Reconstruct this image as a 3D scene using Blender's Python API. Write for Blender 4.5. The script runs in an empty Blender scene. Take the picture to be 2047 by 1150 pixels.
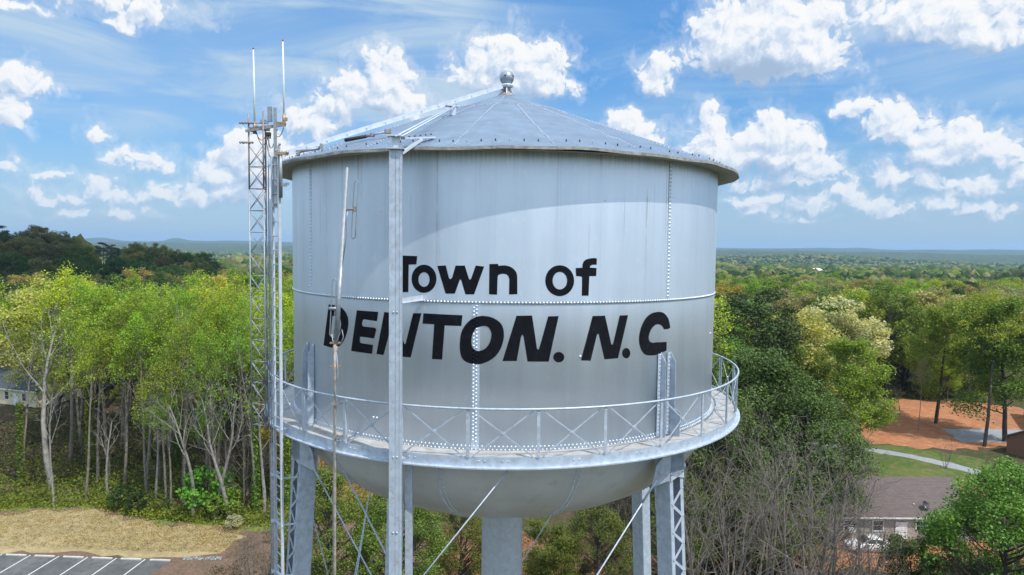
import bpy, bmesh, math, random
import numpy as np
from math import sin, cos, pi, radians, sqrt, atan2, hypot, degrees
from mathutils import Vector, Matrix
from mathutils.geometry import tessellate_polygon

S = bpy.context.scene
COL = S.collection
# ------------------------------------------------------------------ camera
cam_d = bpy.data.cameras.new('camera'); cam = bpy.data.objects.new('camera', cam_d); COL.objects.link(cam)
cam_d.sensor_width = 36; cam_d.lens = 24.006; cam_d.clip_start = 0.5; cam_d.clip_end = 60000
CAM = Vector((0, -18.645, 30.0))
cam.matrix_world = Matrix.Translation(CAM) @ Matrix.Rotation(radians(-.62), 4, 'Z') @ Matrix.Rotation(radians(90-3.35), 4, 'X') @ Matrix.Rotation(radians(.65), 4, 'Z')
S.camera = cam
# ------------------------------------------------------------------ light
SUN_EL, SUN_AZ = 58.8, 47.0
sdir = Vector((sin(radians(SUN_AZ))*cos(radians(SUN_EL)), -cos(radians(SUN_AZ))*cos(radians(SUN_EL)), sin(radians(SUN_EL))))
sl = bpy.data.lights.new('sun', 'SUN'); so = bpy.data.objects.new('sun', sl); COL.objects.link(so)
sl.energy = 3.1; sl.angle = radians(.55); sl.color = (1, .965, .905)
so.rotation_euler = sdir.to_track_quat('Z', 'Y').to_euler()
S.view_settings.view_transform = 'Standard'; S.view_settings.look = 'None'
S.view_settings.exposure = 0.42; S.view_settings.gamma = 1
S.cycles.max_bounces = 8; S.cycles.diffuse_bounces = 3; S.cycles.glossy_bounces = 3
S.cycles.transparent_max_bounces = 8; S.cycles.volume_bounces = 0; S.cycles.transmission_bounces = 4
LETTERS=[[[[-4.146,28.739],[-3.949,28.738],[-3.8,28.726],[-3.691,28.701],[-3.626,28.663],[-3.546,28.595],[-3.491,28.514],[-3.473,28.416],[-3.485,28.305],[-3.516,28.198],[-3.564,28.099],[-3.629,27.998],[-3.745,27.881],[-4.028,27.813],[-4.364,27.833]],[[-4.005,28.505],[-3.837,28.511],[-3.732,28.455],[-3.709,28.355],[-3.726,28.265],[-3.769,28.155],[-3.812,28.036],[-3.9,28.015],[-4.096,28.05]]],[[[-3.222,28.673],[-2.647,28.673],[-2.68,28.481],[-3.01,28.498],[-3.053,28.484],[-3.075,28.423],[-3.078,28.375],[-3.046,28.35],[-2.727,28.344],[-2.697,28.315],[-2.754,28.124],[-3.104,28.135],[-3.131,28.122],[-3.141,28.073],[-3.137,28.019],[-3.105,28.0],[-2.781,27.989],[-2.808,27.804],[-3.394,27.811]]],[[[-2.498,28.677],[-2.321,28.67],[-2.026,28.06],[-1.998,28.071],[-1.833,28.683],[-1.654,28.691],[-1.885,27.802],[-2.11,27.803],[-2.339,28.373],[-2.517,27.804],[-2.694,27.814]]],[[[-1.612,28.692],[-0.815,28.678],[-0.836,28.468],[-1.17,28.469],[-1.218,27.794],[-1.429,27.795],[-1.385,28.484],[-1.629,28.485]]],[[[-0.361,28.672],[-0.317,28.667],[-0.273,28.657],[-0.229,28.643],[-0.185,28.623],[-0.141,28.598],[-0.103,28.57],[-0.073,28.54],[-0.049,28.507],[-0.031,28.471],[-0.018,28.432],[-0.009,28.388],[-0.005,28.34],[-0.004,28.287],[-0.008,28.235],[-0.018,28.181],[-0.032,28.128],[-0.051,28.074],[-0.074,28.024],[-0.099,27.978],[-0.129,27.936],[-0.161,27.898],[-0.197,27.864],[-0.237,27.833],[-0.28,27.805],[-0.326,27.781],[-0.37,27.761],[-0.409,27.747],[-0.446,27.737],[-0.479,27.732],[-0.514,27.729],[-0.55,27.729],[-0.587,27.731],[-0.626,27.736],[-0.663,27.743],[-0.697,27.753],[-0.729,27.766],[-0.758,27.781],[-0.784,27.801],[-0.805,27.826],[-0.822,27.854],[-0.835,27.887],[-0.845,27.922],[-0.853,27.959],[-0.859,27.999],[-0.862,28.04],[-0.863,28.085],[-0.862,28.134],[-0.859,28.186],[-0.854,28.241],[-0.845,28.292],[-0.835,28.337],[-0.821,28.377],[-0.804,28.412],[-0.785,28.446],[-0.763,28.479],[-0.738,28.511],[-0.71,28.542],[-0.682,28.569],[-0.653,28.594],[-0.623,28.614],[-0.593,28.631],[-0.563,28.646],[-0.532,28.657],[-0.502,28.665],[-0.472,28.671],[-0.438,28.674],[-0.401,28.674]],[[-0.375,28.48],[-0.349,28.476],[-0.325,28.466],[-0.304,28.452],[-0.286,28.432],[-0.271,28.408],[-0.259,28.383],[-0.251,28.358],[-0.246,28.334],[-0.244,28.309],[-0.246,28.281],[-0.25,28.251],[-0.258,28.218],[-0.268,28.182],[-0.281,28.149],[-0.297,28.118],[-0.315,28.09],[-0.335,28.065],[-0.358,28.043],[-0.383,28.024],[-0.411,28.009],[-0.441,27.998],[-0.47,27.99],[-0.496,27.988],[-0.52,27.99],[-0.542,27.996],[-0.562,28.006],[-0.58,28.019],[-0.596,28.036],[-0.609,28.057],[-0.62,28.079],[-0.628,28.103],[-0.634,28.128],[-0.637,28.156],[-0.637,28.185],[-0.635,28.215],[-0.63,28.247],[-0.623,28.281],[-0.614,28.312],[-0.603,28.341],[-0.591,28.368],[-0.577,28.393],[-0.558,28.416],[-0.533,28.435],[-0.503,28.452],[-0.467,28.466],[-0.434,28.475],[-0.403,28.48]]],[[[0.235,28.684],[0.537,28.69],[0.585,28.409],[0.64,28.055],[0.659,28.027],[0.677,28.027],[0.701,28.099],[0.855,28.673],[1.065,28.677],[0.879,27.786],[0.46,27.79],[0.377,28.277],[0.352,28.321],[0.327,28.266],[0.25,27.802],[-0.026,27.8]]],[[[1.193,27.866],[1.188,27.834],[1.172,27.806],[1.147,27.784],[1.116,27.77],[1.081,27.766],[1.047,27.772],[1.015,27.787],[0.99,27.81],[0.974,27.839],[0.968,27.871],[0.973,27.903],[0.988,27.931],[1.012,27.953],[1.043,27.967],[1.078,27.971],[1.113,27.966],[1.145,27.95],[1.17,27.927],[1.187,27.898]]],[[[1.775,28.666],[2.051,28.668],[2.208,28.091],[2.234,28.073],[2.256,28.112],[2.395,28.66],[2.6,28.659],[2.375,27.796],[2.058,27.79],[1.919,28.296],[1.9,28.313],[1.878,28.286],[1.749,27.777],[1.54,27.791]]],[[[2.678,27.879],[2.673,27.846],[2.659,27.817],[2.637,27.795],[2.609,27.782],[2.577,27.779],[2.546,27.786],[2.517,27.803],[2.494,27.828],[2.479,27.858],[2.473,27.891],[2.478,27.924],[2.491,27.953],[2.513,27.975],[2.54,27.988],[2.572,27.992],[2.603,27.985],[2.633,27.968],[2.656,27.943],[2.672,27.912]]],[[[3.438,28.694],[3.527,28.685],[3.61,28.659],[3.686,28.61],[3.755,28.546],[3.801,28.459],[3.841,28.335],[3.764,28.31],[3.623,28.314],[3.584,28.37],[3.515,28.416],[3.43,28.435],[3.353,28.426],[3.279,28.383],[3.222,28.327],[3.184,28.258],[3.165,28.189],[3.172,28.129],[3.206,28.08],[3.29,28.051],[3.374,28.056],[3.727,28.039],[3.725,27.855],[3.418,27.791],[3.332,27.788],[3.232,27.791],[3.133,27.804],[3.053,27.832],[2.989,27.895],[2.94,27.969],[2.91,28.052],[2.897,28.135],[2.899,28.217],[2.915,28.297],[2.94,28.378],[2.979,28.457],[3.031,28.536],[3.093,28.598],[3.171,28.647],[3.252,28.676],[3.344,28.691]]],[[[-2.289,29.823],[-1.743,29.812],[-1.759,29.649],[-1.927,29.641],[-1.935,29.099],[-2.092,29.093],[-2.088,29.641],[-2.288,29.639]]],[[[-1.337,29.377],[-1.343,29.315],[-1.362,29.257],[-1.392,29.204],[-1.433,29.159],[-1.482,29.125],[-1.537,29.103],[-1.596,29.094],[-1.655,29.099],[-1.711,29.118],[-1.763,29.15],[-1.806,29.192],[-1.838,29.244],[-1.858,29.302],[-1.865,29.364],[-1.859,29.426],[-1.839,29.486],[-1.807,29.539],[-1.764,29.584],[-1.713,29.618],[-1.657,29.639],[-1.598,29.647],[-1.54,29.641],[-1.485,29.622],[-1.435,29.59],[-1.394,29.547],[-1.363,29.496],[-1.344,29.438]],[[-1.481,29.358],[-1.483,29.326],[-1.492,29.296],[-1.505,29.268],[-1.524,29.245],[-1.546,29.227],[-1.57,29.216],[-1.596,29.212],[-1.623,29.215],[-1.648,29.225],[-1.67,29.241],[-1.689,29.264],[-1.703,29.291],[-1.712,29.321],[-1.715,29.353],[-1.712,29.385],[-1.704,29.416],[-1.69,29.443],[-1.671,29.467],[-1.649,29.484],[-1.624,29.495],[-1.598,29.5],[-1.572,29.496],[-1.547,29.486],[-1.525,29.47],[-1.506,29.447],[-1.492,29.42],[-1.484,29.39]]],[[[-1.323,29.627],[-1.15,29.64],[-1.087,29.402],[-1.068,29.38],[-1.046,29.378],[-1.02,29.413],[-0.955,29.64],[-0.773,29.643],[-0.69,29.389],[-0.67,29.369],[-0.645,29.4],[-0.562,29.646],[-0.397,29.629],[-0.587,29.088],[-0.758,29.085],[-0.841,29.357],[-0.862,29.376],[-0.877,29.346],[-0.967,29.095],[-1.152,29.091]]],[[[-0.298,29.679],[-0.131,29.684],[-0.121,29.645],[-0.061,29.655],[0.001,29.657],[0.074,29.644],[0.126,29.622],[0.178,29.581],[0.22,29.53],[0.236,29.478],[0.242,29.416],[0.246,29.104],[0.085,29.095],[0.089,29.394],[0.065,29.456],[0.024,29.486],[-0.039,29.496],[-0.09,29.485],[-0.126,29.464],[-0.136,29.433],[-0.143,29.09],[-0.299,29.093]]],[[[1.366,29.368],[1.36,29.301],[1.339,29.237],[1.304,29.179],[1.258,29.132],[1.203,29.096],[1.141,29.074],[1.077,29.066],[1.012,29.074],[0.951,29.097],[0.896,29.133],[0.849,29.18],[0.815,29.237],[0.793,29.301],[0.785,29.367],[0.791,29.434],[0.811,29.498],[0.844,29.555],[0.888,29.603],[0.942,29.639],[1.003,29.661],[1.067,29.669],[1.132,29.662],[1.194,29.64],[1.25,29.604],[1.298,29.557],[1.334,29.499],[1.357,29.436]],[[1.222,29.368],[1.219,29.33],[1.209,29.294],[1.192,29.262],[1.169,29.235],[1.141,29.214],[1.11,29.202],[1.078,29.197],[1.045,29.202],[1.014,29.214],[0.986,29.235],[0.963,29.262],[0.945,29.294],[0.934,29.33],[0.93,29.368],[0.933,29.406],[0.943,29.442],[0.96,29.474],[0.982,29.501],[1.009,29.522],[1.04,29.534],[1.072,29.539],[1.105,29.534],[1.136,29.522],[1.164,29.502],[1.188,29.475],[1.206,29.442],[1.218,29.406]]],[[[1.84,29.807],[1.837,29.68],[1.778,29.683],[1.732,29.674],[1.697,29.653],[1.692,29.626],[1.838,29.616],[1.83,29.457],[1.701,29.457],[1.684,29.447],[1.674,29.071],[1.531,29.072],[1.53,29.431],[1.512,29.45],[1.406,29.458],[1.392,29.615],[1.532,29.621],[1.534,29.684],[1.552,29.737],[1.592,29.774],[1.648,29.795],[1.712,29.808],[1.775,29.812]]]]
CLOUDS=[(20.39,16.56,5.97,3.12),(23.46,15.06,2.9,1.97),(18.96,15.44,2.27,1.95),(21.42,17.84,4.3,1.63),(22.28,13.58,3.6,0.92),(32.72,16.22,4.74,1.54),(29.5,17.02,3.27,1.21),(34.36,14.87,3.12,1.27),(12.27,14.46,1.44,1.11),(12.1,13.35,1.2,0.89),(-0.15,15.45,2.68,2.03),(1.92,14.72,3.26,2.04),(-2.2,14.47,2.61,1.59),(3.59,13.38,2.19,1.14),(0.28,13.56,3.94,1.14),(-9.93,13.61,2.23,1.88),(-11.12,12.22,3.44,1.57),(-13.48,11.32,2.14,0.98),(-8.72,11.57,2.4,1.14),(-12.7,12.88,0.64,0.98),(-16.18,9.82,2.55,1.15),(-14.07,9.95,0.94,0.54),(-28.22,6.32,1.47,0.65),(-28.0,5.87,1.55,0.49),(-26.27,5.99,0.55,0.33),(-30.53,4.29,0.76,0.79),(-30.09,3.5,1.83,0.72),(-26.08,3.62,2.4,0.67),(-21.01,7.62,1.45,1.51),(-20.3,6.53,2.51,1.97),(-22.46,5.28,1.65,1.51),(-18.08,7.42,2.12,1.33),(-23.87,3.9,2.04,0.94),(-21.4,4.19,3.34,0.96),(-35.26,11.17,1.31,0.9),(-34.32,10.51,1.23,0.44),(-35.33,8.6,1.32,1.27),(-35.82,5.12,0.63,0.51),(-33.19,4.64,1.02,0.23),(-34.77,3.53,1.0,0.45),(-33.51,3.09,1.1,0.53),(9.97,10.41,1.4,1.28),(10.8,9.41,1.98,1.01),(12.22,8.6,1.1,0.46),(16.69,9.45,1.92,1.78),(17.31,7.89,3.0,1.57),(20.63,9.1,2.7,1.74),(21.76,7.73,2.9,1.52),(19.58,7.43,3.8,0.97),(22.81,8.62,1.23,1.28),(23.94,6.34,1.84,1.07),(23.27,5.42,2.48,0.6),(19.64,5.43,1.7,0.62),(27.83,11.17,1.16,0.81),(26.2,10.49,0.63,0.53),(28.84,10.04,1.72,0.96),(29.84,8.92,2.28,1.19),(31.42,8.11,2.25,1.02),(33.8,7.94,2.18,1.14),(35.55,6.97,1.96,1.04),(32.67,6.99,3.34,0.85),(29.97,5.63,2.12,0.81),(33.62,5.39,1.47,0.69),(34.52,4.67,1.82,0.84),(31.85,4.95,2.26,0.47),(32.51,3.7,0.83,0.55),(26.42,4.4,1.41,0.84),(24.73,3.69,2.46,0.51),(28.11,3.62,1.98,0.58),(20.42,3.94,2.12,0.53),(29.74,3.23,1.36,0.49),(36.86,5.23,0.7,0.73),(34.59,3.02,1.83,0.38),(20.08,3.17,1.71,0.45),(23.72,2.56,1.66,0.26),(-29.36,16.57,4.14,0.75),(-34.46,15.64,1.86,0.42),(-28.76,15.83,1.82,0.61),(-30.46,7.89,0.67,0.51),(36.13,6.27,1.42,0.44),(-5.42,2.22,2.74,0.38),(36.56,2.74,1.07,0.3),(-28.87,2.04,1.56,0.28),(-32.53,1.99,1.48,0.27)]


# ------------------------------------------------------------------ node helpers
class NT:
    two = False
    def __init__(s, tree): s.t = tree; s.n = tree.nodes; s.l = tree.links
    def new(s, typ, **kw):
        n = s.n.new(typ)
        for k, v in kw.items(): setattr(n, k, v)
        return n
    def inp(s, sock, v):
        if v is None: return
        if isinstance(v, bpy.types.NodeSocket): s.l.new(v, sock)
        else: sock.default_value = v
    def math(s, op, a, b=None, c=None, clamp=False):
        n = s.new('ShaderNodeMath', operation=op, use_clamp=clamp)
        s.inp(n.inputs[0], a); s.inp(n.inputs[1], b)
        if c is not None: s.inp(n.inputs[2], c)
        return n.outputs[0]
    def vec(s, op, a, b=None, c=None):
        n = s.new('ShaderNodeVectorMath', operation=op)
        s.inp(n.inputs[0], a)
        if b is not None: s.inp(n.inputs[1], b)
        if c is not None: s.inp(n.inputs[2], c)
        return n.outputs['Value'] if op in ('LENGTH', 'DOT_PRODUCT', 'DISTANCE') else n.outputs[0]
    def noise(s, vec, scale, detail=4, rough=.55, out=0, dist=0):
        n = s.new('ShaderNodeTexNoise', noise_dimensions='2D' if s.two else '3D'); s.inp(n.inputs['Vector'], vec)
        n.inputs['Scale'].default_value = scale; n.inputs['Detail'].default_value = detail
        n.inputs['Roughness'].default_value = rough; n.inputs['Distortion'].default_value = dist
        return n.outputs[out]
    def ramp(s, fac, stops, interp='LINEAR'):
        n = s.new('ShaderNodeValToRGB'); s.inp(n.inputs[0], fac); r = n.color_ramp; r.interpolation = interp
        while len(r.elements) < len(stops): r.elements.new(.5)
        for e, (p, c) in zip(r.elements, stops):
            e.position = p; e.color = (c[0], c[1], c[2], 1) if hasattr(c, '__len__') else (c, c, c, 1)
        return n.outputs[0]
    def mix(s, fac, a, b, mode='MIX'):
        n = s.new('ShaderNodeMix', data_type='RGBA', blend_type=mode)
        s.inp(n.inputs[0], fac)
        for k, v in ((6, a), (7, b)):
            if isinstance(v, (tuple, list)): v = (v[0], v[1], v[2], 1)
            s.inp(n.inputs[k], v)
        return n.outputs[2]
    def sstep(s, v, lo, hi):
        n = s.new('ShaderNodeMapRange', interpolation_type='SMOOTHSTEP'); s.inp(n.inputs[0], v)
        n.inputs[1].default_value = lo; n.inputs[2].default_value = hi
        return n.outputs[0]

def material(name):
    m = bpy.data.materials.new(name); m.use_nodes = True
    nt = NT(m.node_tree); b = m.node_tree.nodes['Principled BSDF']
    return m, nt, b

# ------------------------------------------------------------------ world: sky + clouds laid out by compass direction
W = bpy.data.worlds.new('World'); S.world = W; W.use_nodes = True
nt = NT(W.node_tree); nt.n.clear(); nt.two = True
sky = nt.new('ShaderNodeTexSky', sky_type='NISHITA'); sky.sun_disc = False
sky.sun_elevation = radians(SUN_EL); sky.sun_rotation = radians(180-SUN_AZ)
sky.air_density = 1.25; sky.dust_density = .6; sky.ozone_density = 2.2; sky.altitude = 200
grp = bpy.data.node_groups.new('cloud_field', 'ShaderNodeTree')
grp.interface.new_socket('P', in_out='INPUT', socket_type='NodeSocketVector')
grp.interface.new_socket('F', in_out='OUTPUT', socket_type='NodeSocketFloat')
g = NT(grp); gi = g.new('NodeGroupInput'); go = g.new('NodeGroupOutput')
P = gi.outputs[0]; cur = None
for (a, e, ra, re) in CLOUDS:
    ra *= 1.03; re *= 1.06
    e2 = e-.28*re; rt = re*1.28       # flat base: the outline falls off faster below the centre than above it
    v = g.vec('MULTIPLY_ADD', P, (1/ra, 1/rt, 0), (-a/ra, -e2/rt, 0))
    q = g.vec('LENGTH', g.vec('MAXIMUM', v, g.vec('MULTIPLY', v, (-1, -1.75, 0))))
    # low flat cumulus base: distance grows with size so edges keep one width
    q = g.math('MULTIPLY', g.math('SUBTRACT', 1.0, q), min(ra, re)*.55+.25)
    cur = q if cur is None else g.math('SMOOTH_MAX', cur, q, .35)
g.l.new(cur, go.inputs[0])
tc = nt.new('ShaderNodeTexCoord')
sep = nt.new('ShaderNodeSeparateXYZ'); nt.l.new(tc.outputs['Generated'], sep.inputs[0])
az = nt.math('MULTIPLY', nt.math('ARCTAN2', sep.outputs[0], sep.outputs[1]), 180/pi)
el = nt.math('MULTIPLY', nt.math('ARCSINE', sep.outputs[2]), 180/pi)
cmb = nt.new('ShaderNodeCombineXYZ'); nt.l.new(az, cmb.inputs[0]); nt.l.new(el, cmb.inputs[1])
AE = cmb.outputs[0]
def cloud_density(p):
    w1 = nt.vec('SCALE', nt.vec('SUBTRACT', nt.noise(p, .42, 3, .55, 1), (.5, .5, .5)))
    w1.node.inputs['Scale'].default_value = 2.2
    pw = nt.vec('ADD', p, w1)
    gn = nt.new('ShaderNodeGroup'); gn.node_tree = grp; nt.l.new(pw, gn.inputs[0])
    puff = None
    for sc, am in ((.50, .62), (1.2, .40), (2.9, .20), (6.5, .07)):
        vo = nt.new('ShaderNodeTexVoronoi', feature='SMOOTH_F1', voronoi_dimensions='2D'); nt.l.new(pw, vo.inputs['Vector'])
        vo.inputs['Scale'].default_value = sc; vo.inputs['Smoothness'].default_value = .25
        d2 = nt.math('MULTIPLY', vo.outputs['Distance'], vo.outputs['Distance'])
        q = nt.math('MULTIPLY', nt.math('SUBTRACT', .26, d2), am*1.9)
        puff = q if puff is None else nt.math('ADD', puff, q)
    fn = nt.math('MULTIPLY', nt.math('SUBTRACT', nt.noise(p, .9, 8, .58), .5), .9)
    f = nt.math('ADD', nt.math('ADD', nt.math('MINIMUM', nt.math('MULTIPLY', gn.outputs[0], 1.35), 1.6), puff), fn)
    return f, gn.outputs[0], puff
f0, s0, p0 = cloud_density(AE)
f1, s1, p1 = cloud_density(nt.vec('ADD', AE, (.3, .6, 0)))
gn2 = nt.new('ShaderNodeGroup'); gn2.node_tree = grp; nt.l.new(nt.vec('ADD', AE, (.5, 2.2, 0)), gn2.inputs[0])
alpha = nt.math('MAXIMUM', nt.sstep(f0, -.04, .50), nt.math('MULTIPLY', nt.sstep(f0, -.85, .2), .30))
lit = nt.math('MULTIPLY_ADD', nt.math('MAXIMUM', nt.math('SUBTRACT', f0, f1), -1.0), .32, .77)
lit = nt.math('SUBTRACT', lit, nt.math('MULTIPLY', nt.math('MAXIMUM', nt.math('SUBTRACT', gn2.outputs[0], s0), 0), .42))
lit = nt.math('SUBTRACT', lit, nt.math('MULTIPLY', nt.math('MAXIMUM', nt.math('SUBTRACT', gn2.outputs[0], .75), 0), .14))
ccol = nt.ramp(lit, [(0.0, (.40, .52, .70)), (.40, (.47, .60, .79)), (.66, (.66, .76, .90)), (.86, (.93, .96, 1.0)), (1, (1.0, 1.0, 1.0))])
# thin high cirrus streaks
cs = nt.vec('MULTIPLY', AE, (.055, .26, 1))
ci = nt.noise(cs, 1.0, 6, .6, 0, .8)
ci2 = nt.noise(nt.vec('MULTIPLY', AE, (.03, .05, 1)), 1.0, 3, .5)
cir = nt.math('MULTIPLY', nt.sstep(ci, .34, .74), nt.sstep(ci2, .26, .62))
cir = nt.math('MULTIPLY_ADD', cir, .72, nt.math('MULTIPLY', nt.sstep(ci2, .40, .62), .26))
hz = nt.math('MULTIPLY', nt.sstep(el, 11, -1), .62)
bg1 = nt.new('ShaderNodeBackground'); bg1.inputs[1].default_value = .080
skyc = nt.mix(1.0, sky.outputs[0], nt.ramp(nt.math('DIVIDE', el, 22.0), [(0, (.42, .70, 1.26)), (.25, (.50, .84, 1.26)), (1, (.62, 1.16, 1.58))]), 'MULTIPLY')
nt.l.new(skyc, bg1.inputs[0])
bg2 = nt.new('ShaderNodeBackground'); bg2.inputs[1].default_value = .62; nt.inp(bg2.inputs[0], (.66, .84, 1.0, 1))
# noise clouds added behind and above the viewer, blue-tinted bright fill for shaded sides
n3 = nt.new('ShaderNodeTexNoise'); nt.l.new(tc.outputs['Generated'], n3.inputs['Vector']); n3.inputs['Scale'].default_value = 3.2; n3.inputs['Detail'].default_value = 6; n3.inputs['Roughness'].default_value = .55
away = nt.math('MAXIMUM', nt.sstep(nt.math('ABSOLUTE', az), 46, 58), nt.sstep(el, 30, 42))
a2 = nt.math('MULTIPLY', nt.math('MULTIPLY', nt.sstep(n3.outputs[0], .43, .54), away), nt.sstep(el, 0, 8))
bg_fill = nt.new('ShaderNodeBackground'); bg_fill.inputs[1].default_value = 1.35; nt.inp(bg_fill.inputs[0], (.74, .87, 1.04, 1))
bg3 = nt.new('ShaderNodeBackground'); bg3.inputs[1].default_value = .74; nt.l.new(ccol, bg3.inputs[0])
m1 = nt.new('ShaderNodeMixShader'); nt.l.new(nt.math('MAXIMUM', cir, hz), m1.inputs[0]); nt.l.new(bg1.outputs[0], m1.inputs[1]); nt.l.new(bg2.outputs[0], m1.inputs[2])
m2 = nt.new('ShaderNodeMixShader'); nt.l.new(nt.math('MULTIPLY', alpha, nt.math('MULTIPLY_ADD', nt.sstep(el, 0, 9), .3, .68)), m2.inputs[0]); nt.l.new(m1.outputs[0], m2.inputs[1]); nt.l.new(bg3.outputs[0], m2.inputs[2])
m3 = nt.new('ShaderNodeMixShader'); nt.l.new(a2, m3.inputs[0]); nt.l.new(m2.outputs[0], m3.inputs[1]); nt.l.new(bg_fill.outputs[0], m3.inputs[2])
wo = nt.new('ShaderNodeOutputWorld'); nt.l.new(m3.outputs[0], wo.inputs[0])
W.cycles.sampling_method = 'MANUAL'; W.cycles.sample_map_resolution = 512

# ------------------------------------------------------------------ mesh helpers
def tag(o, label=None, cat=None, group=None, kind=None):
    if label: o['label'] = label
    if cat: o['category'] = cat
    if group: o['group'] = group
    if kind: o['kind'] = kind
    return o
def empty(name, loc=(0, 0, 0), rz=0, **kw):
    o = bpy.data.objects.new(name, None); COL.objects.link(o); o.location = loc; o.rotation_euler = (0, 0, rz)
    o.empty_display_size = .2
    return tag(o, **kw)
def V(p): return Vector(p)
class MB:
    def __init__(s): s.v = []; s.f = []; s.m = []; s.sm = []
    def add(s, vs, fs, mat=0, smooth=False):
        b = len(s.v); s.v.extend(tuple(v) for v in vs)
        for f in fs: s.f.append(tuple(i+b for i in f)); s.m.append(mat); s.sm.append(smooth)
        return s
    def frame_box(s, c, X, Y, Z, mat=0):     # half-extent vectors
        c = V(c); vs = [c+X*a+Y*b+Z*d for a in (-1, 1) for b in (-1, 1) for d in (-1, 1)]
        return s.add(vs, [(0, 1, 3, 2), (4, 6, 7, 5), (0, 4, 5, 1), (2, 3, 7, 6), (0, 2, 6, 4), (1, 5, 7, 3)], mat)
    def box(s, c, size, rz=0, mat=0):
        X = V((cos(rz), sin(rz), 0))*size[0]/2; Y = V((-sin(rz), cos(rz), 0))*size[1]/2
        return s.frame_box(c, X, Y, V((0, 0, size[2]/2)), mat)
    def bar(s, a, b, w, h, up=(0, 0, 1), mat=0):
        a = V(a); b = V(b); d = b-a; L = d.length; d = d/L
        x = d.cross(V(up)); 
        if x.length < 1e-4: x = d.cross(V((0, 1, 0)))
        x.normalize(); y = x.cross(d).normalized()
        return s.frame_box((a+b)/2, x*w/2, y*h/2, d*L/2, mat)
    def tube(s, a, b, r, r2=None, n=10, mat=0, caps=True):
        return s.path([a, b], [r, r if r2 is None else r2], n, mat, caps)
    def path(s, pts, rs, n=8, mat=0, caps=True, closed=False):
        pts = [V(p) for p in pts]
        if not hasattr(rs, '__len__'): rs = [rs]*len(pts)
        vs = []; up = None; N = len(pts)
        for i, p in enumerate(pts):
            if closed: d = pts[(i+1) % N]-pts[i-1]
            else: d = pts[min(i+1, N-1)]-pts[max(i-1, 0)]
            if d.length < 1e-9: d = V((0, 0, 1))
            d.normalize()
            if up is None:
                up = d.orthogonal().normalized()
            else:
                up = (up-d*up.dot(d))
                up = up.normalized() if up.length > 1e-6 else d.orthogonal().normalized()
            w = d.cross(up)
            for k in range(n):
                t = 2*pi*k/n; vs.append(p+(up*cos(t)+w*sin(t))*rs[i])
        fs = []
        for i in range(N if closed else N-1):
            j = (i+1) % N
            for k in range(n):
                l = (k+1) % n; fs.append((i*n+k, i*n+l, j*n+l, j*n+k))
        s.add(vs, fs, mat, True)
        if caps and not closed:
            b = len(s.v)-len(vs)
            s.f.append(tuple(b+k for k in reversed(range(n)))); s.m.append(mat); s.sm.append(False)
            s.f.append(tuple(b+(N-1)*n+k for k in range(n))); s.m.append(mat); s.sm.append(False)
        return s
    def lathe(s, prof, n=96, c=(0, 0, 0), mat=0, smooth=True, wob=None):
        vs = []; m = len(prof)
        for k in range(n):
            a = 2*pi*k/n
            for (r, z) in prof:
                dz = wob(a, r) if wob else 0
                vs.append((c[0]+r*sin(a), c[1]-r*cos(a), c[2]+z+dz))
        fs = []
        for k in range(n):
            l = (k+1) % n
            for i in range(m-1):
                fs.append((k*m+i, l*m+i, l*m+i+1, k*m+i+1))
        return s.add(vs, fs, mat, smooth)
    def rivet(s, p, nrm, r=.018, h=None, mat=0, n=6):
        p = V(p); nrm = V(nrm).normalized(); u = nrm.orthogonal().normalized(); w = nrm.cross(u); h = h or r*.8
        vs = []
        for rr, hh in ((1, 0), (.75, .65)):
            for k in range(n):
                t = 2*pi*k/n; vs.append(p+(u*cos(t)+w*sin(t))*r*rr+nrm*h*hh)
        vs.append(p+nrm*h)
        fs = [(k, (k+1) % n, n+(k+1) % n, n+k) for k in range(n)]+[(n+k, n+(k+1) % n, 2*n) for k in range(n)]
        return s.add(vs, fs, mat, True)
    def plate(s, pts, th, mat=0):     # polygon (planar, 3D pts) extruded both ways
        pts = [V(p) for p in pts]; n = (pts[1]-pts[0]).cross(pts[2]-pts[1]).normalized()*th/2; N = len(pts)
        vs = [p+n for p in pts]+[p-n for p in pts]
        fs = [tuple(range(N)), tuple(reversed(range(N, 2*N)))]+[(i, N+i, N+(i+1) % N, (i+1) % N) for i in range(N)]
        return s.add(vs, fs, mat)
    def ball(s, c, r, nu=16, nv=10, mat=0, sq=1):
        prof = [(r*sin(pi*i/nv), -r*cos(pi*i/nv)*sq) for i in range(nv+1)]
        prof[0] = (.0005, prof[0][1]); prof[-1] = (.0005, prof[-1][1])
        return s.lathe(prof, nu, c, mat)
    def build(s, name, mats, parent=None, fix=False, **kw):
        me = bpy.data.meshes.new(name)
        org = V((0, 0, 0)); rz = 0
        par = parent
        vs = s.v
        if par is not None:
            M = WM(par).inverted()
            vs = [M @ V(v) for v in vs]
        me.from_pydata([tuple(v) for v in vs], [], s.f)
        if not hasattr(mats, '__len__'): mats = [mats]
        for m in mats: me.materials.append(m)
        me.polygons.foreach_set('material_index', s.m); me.polygons.foreach_set('use_smooth', s.sm)
        if fix:
            bm = bmesh.new(); bm.from_mesh(me); bmesh.ops.recalc_face_normals(bm, faces=bm.faces); bm.to_mesh(me); bm.free()
        me.update()
        o = bpy.data.objects.new(name, me); COL.objects.link(o)
        if par is not None: o.parent = par
        return tag(o, **kw)
def WM(o):
    M = Matrix.Translation(o.location) @ o.rotation_euler.to_matrix().to_4x4()
    return WM(o.parent) @ M if o.parent else M
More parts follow.
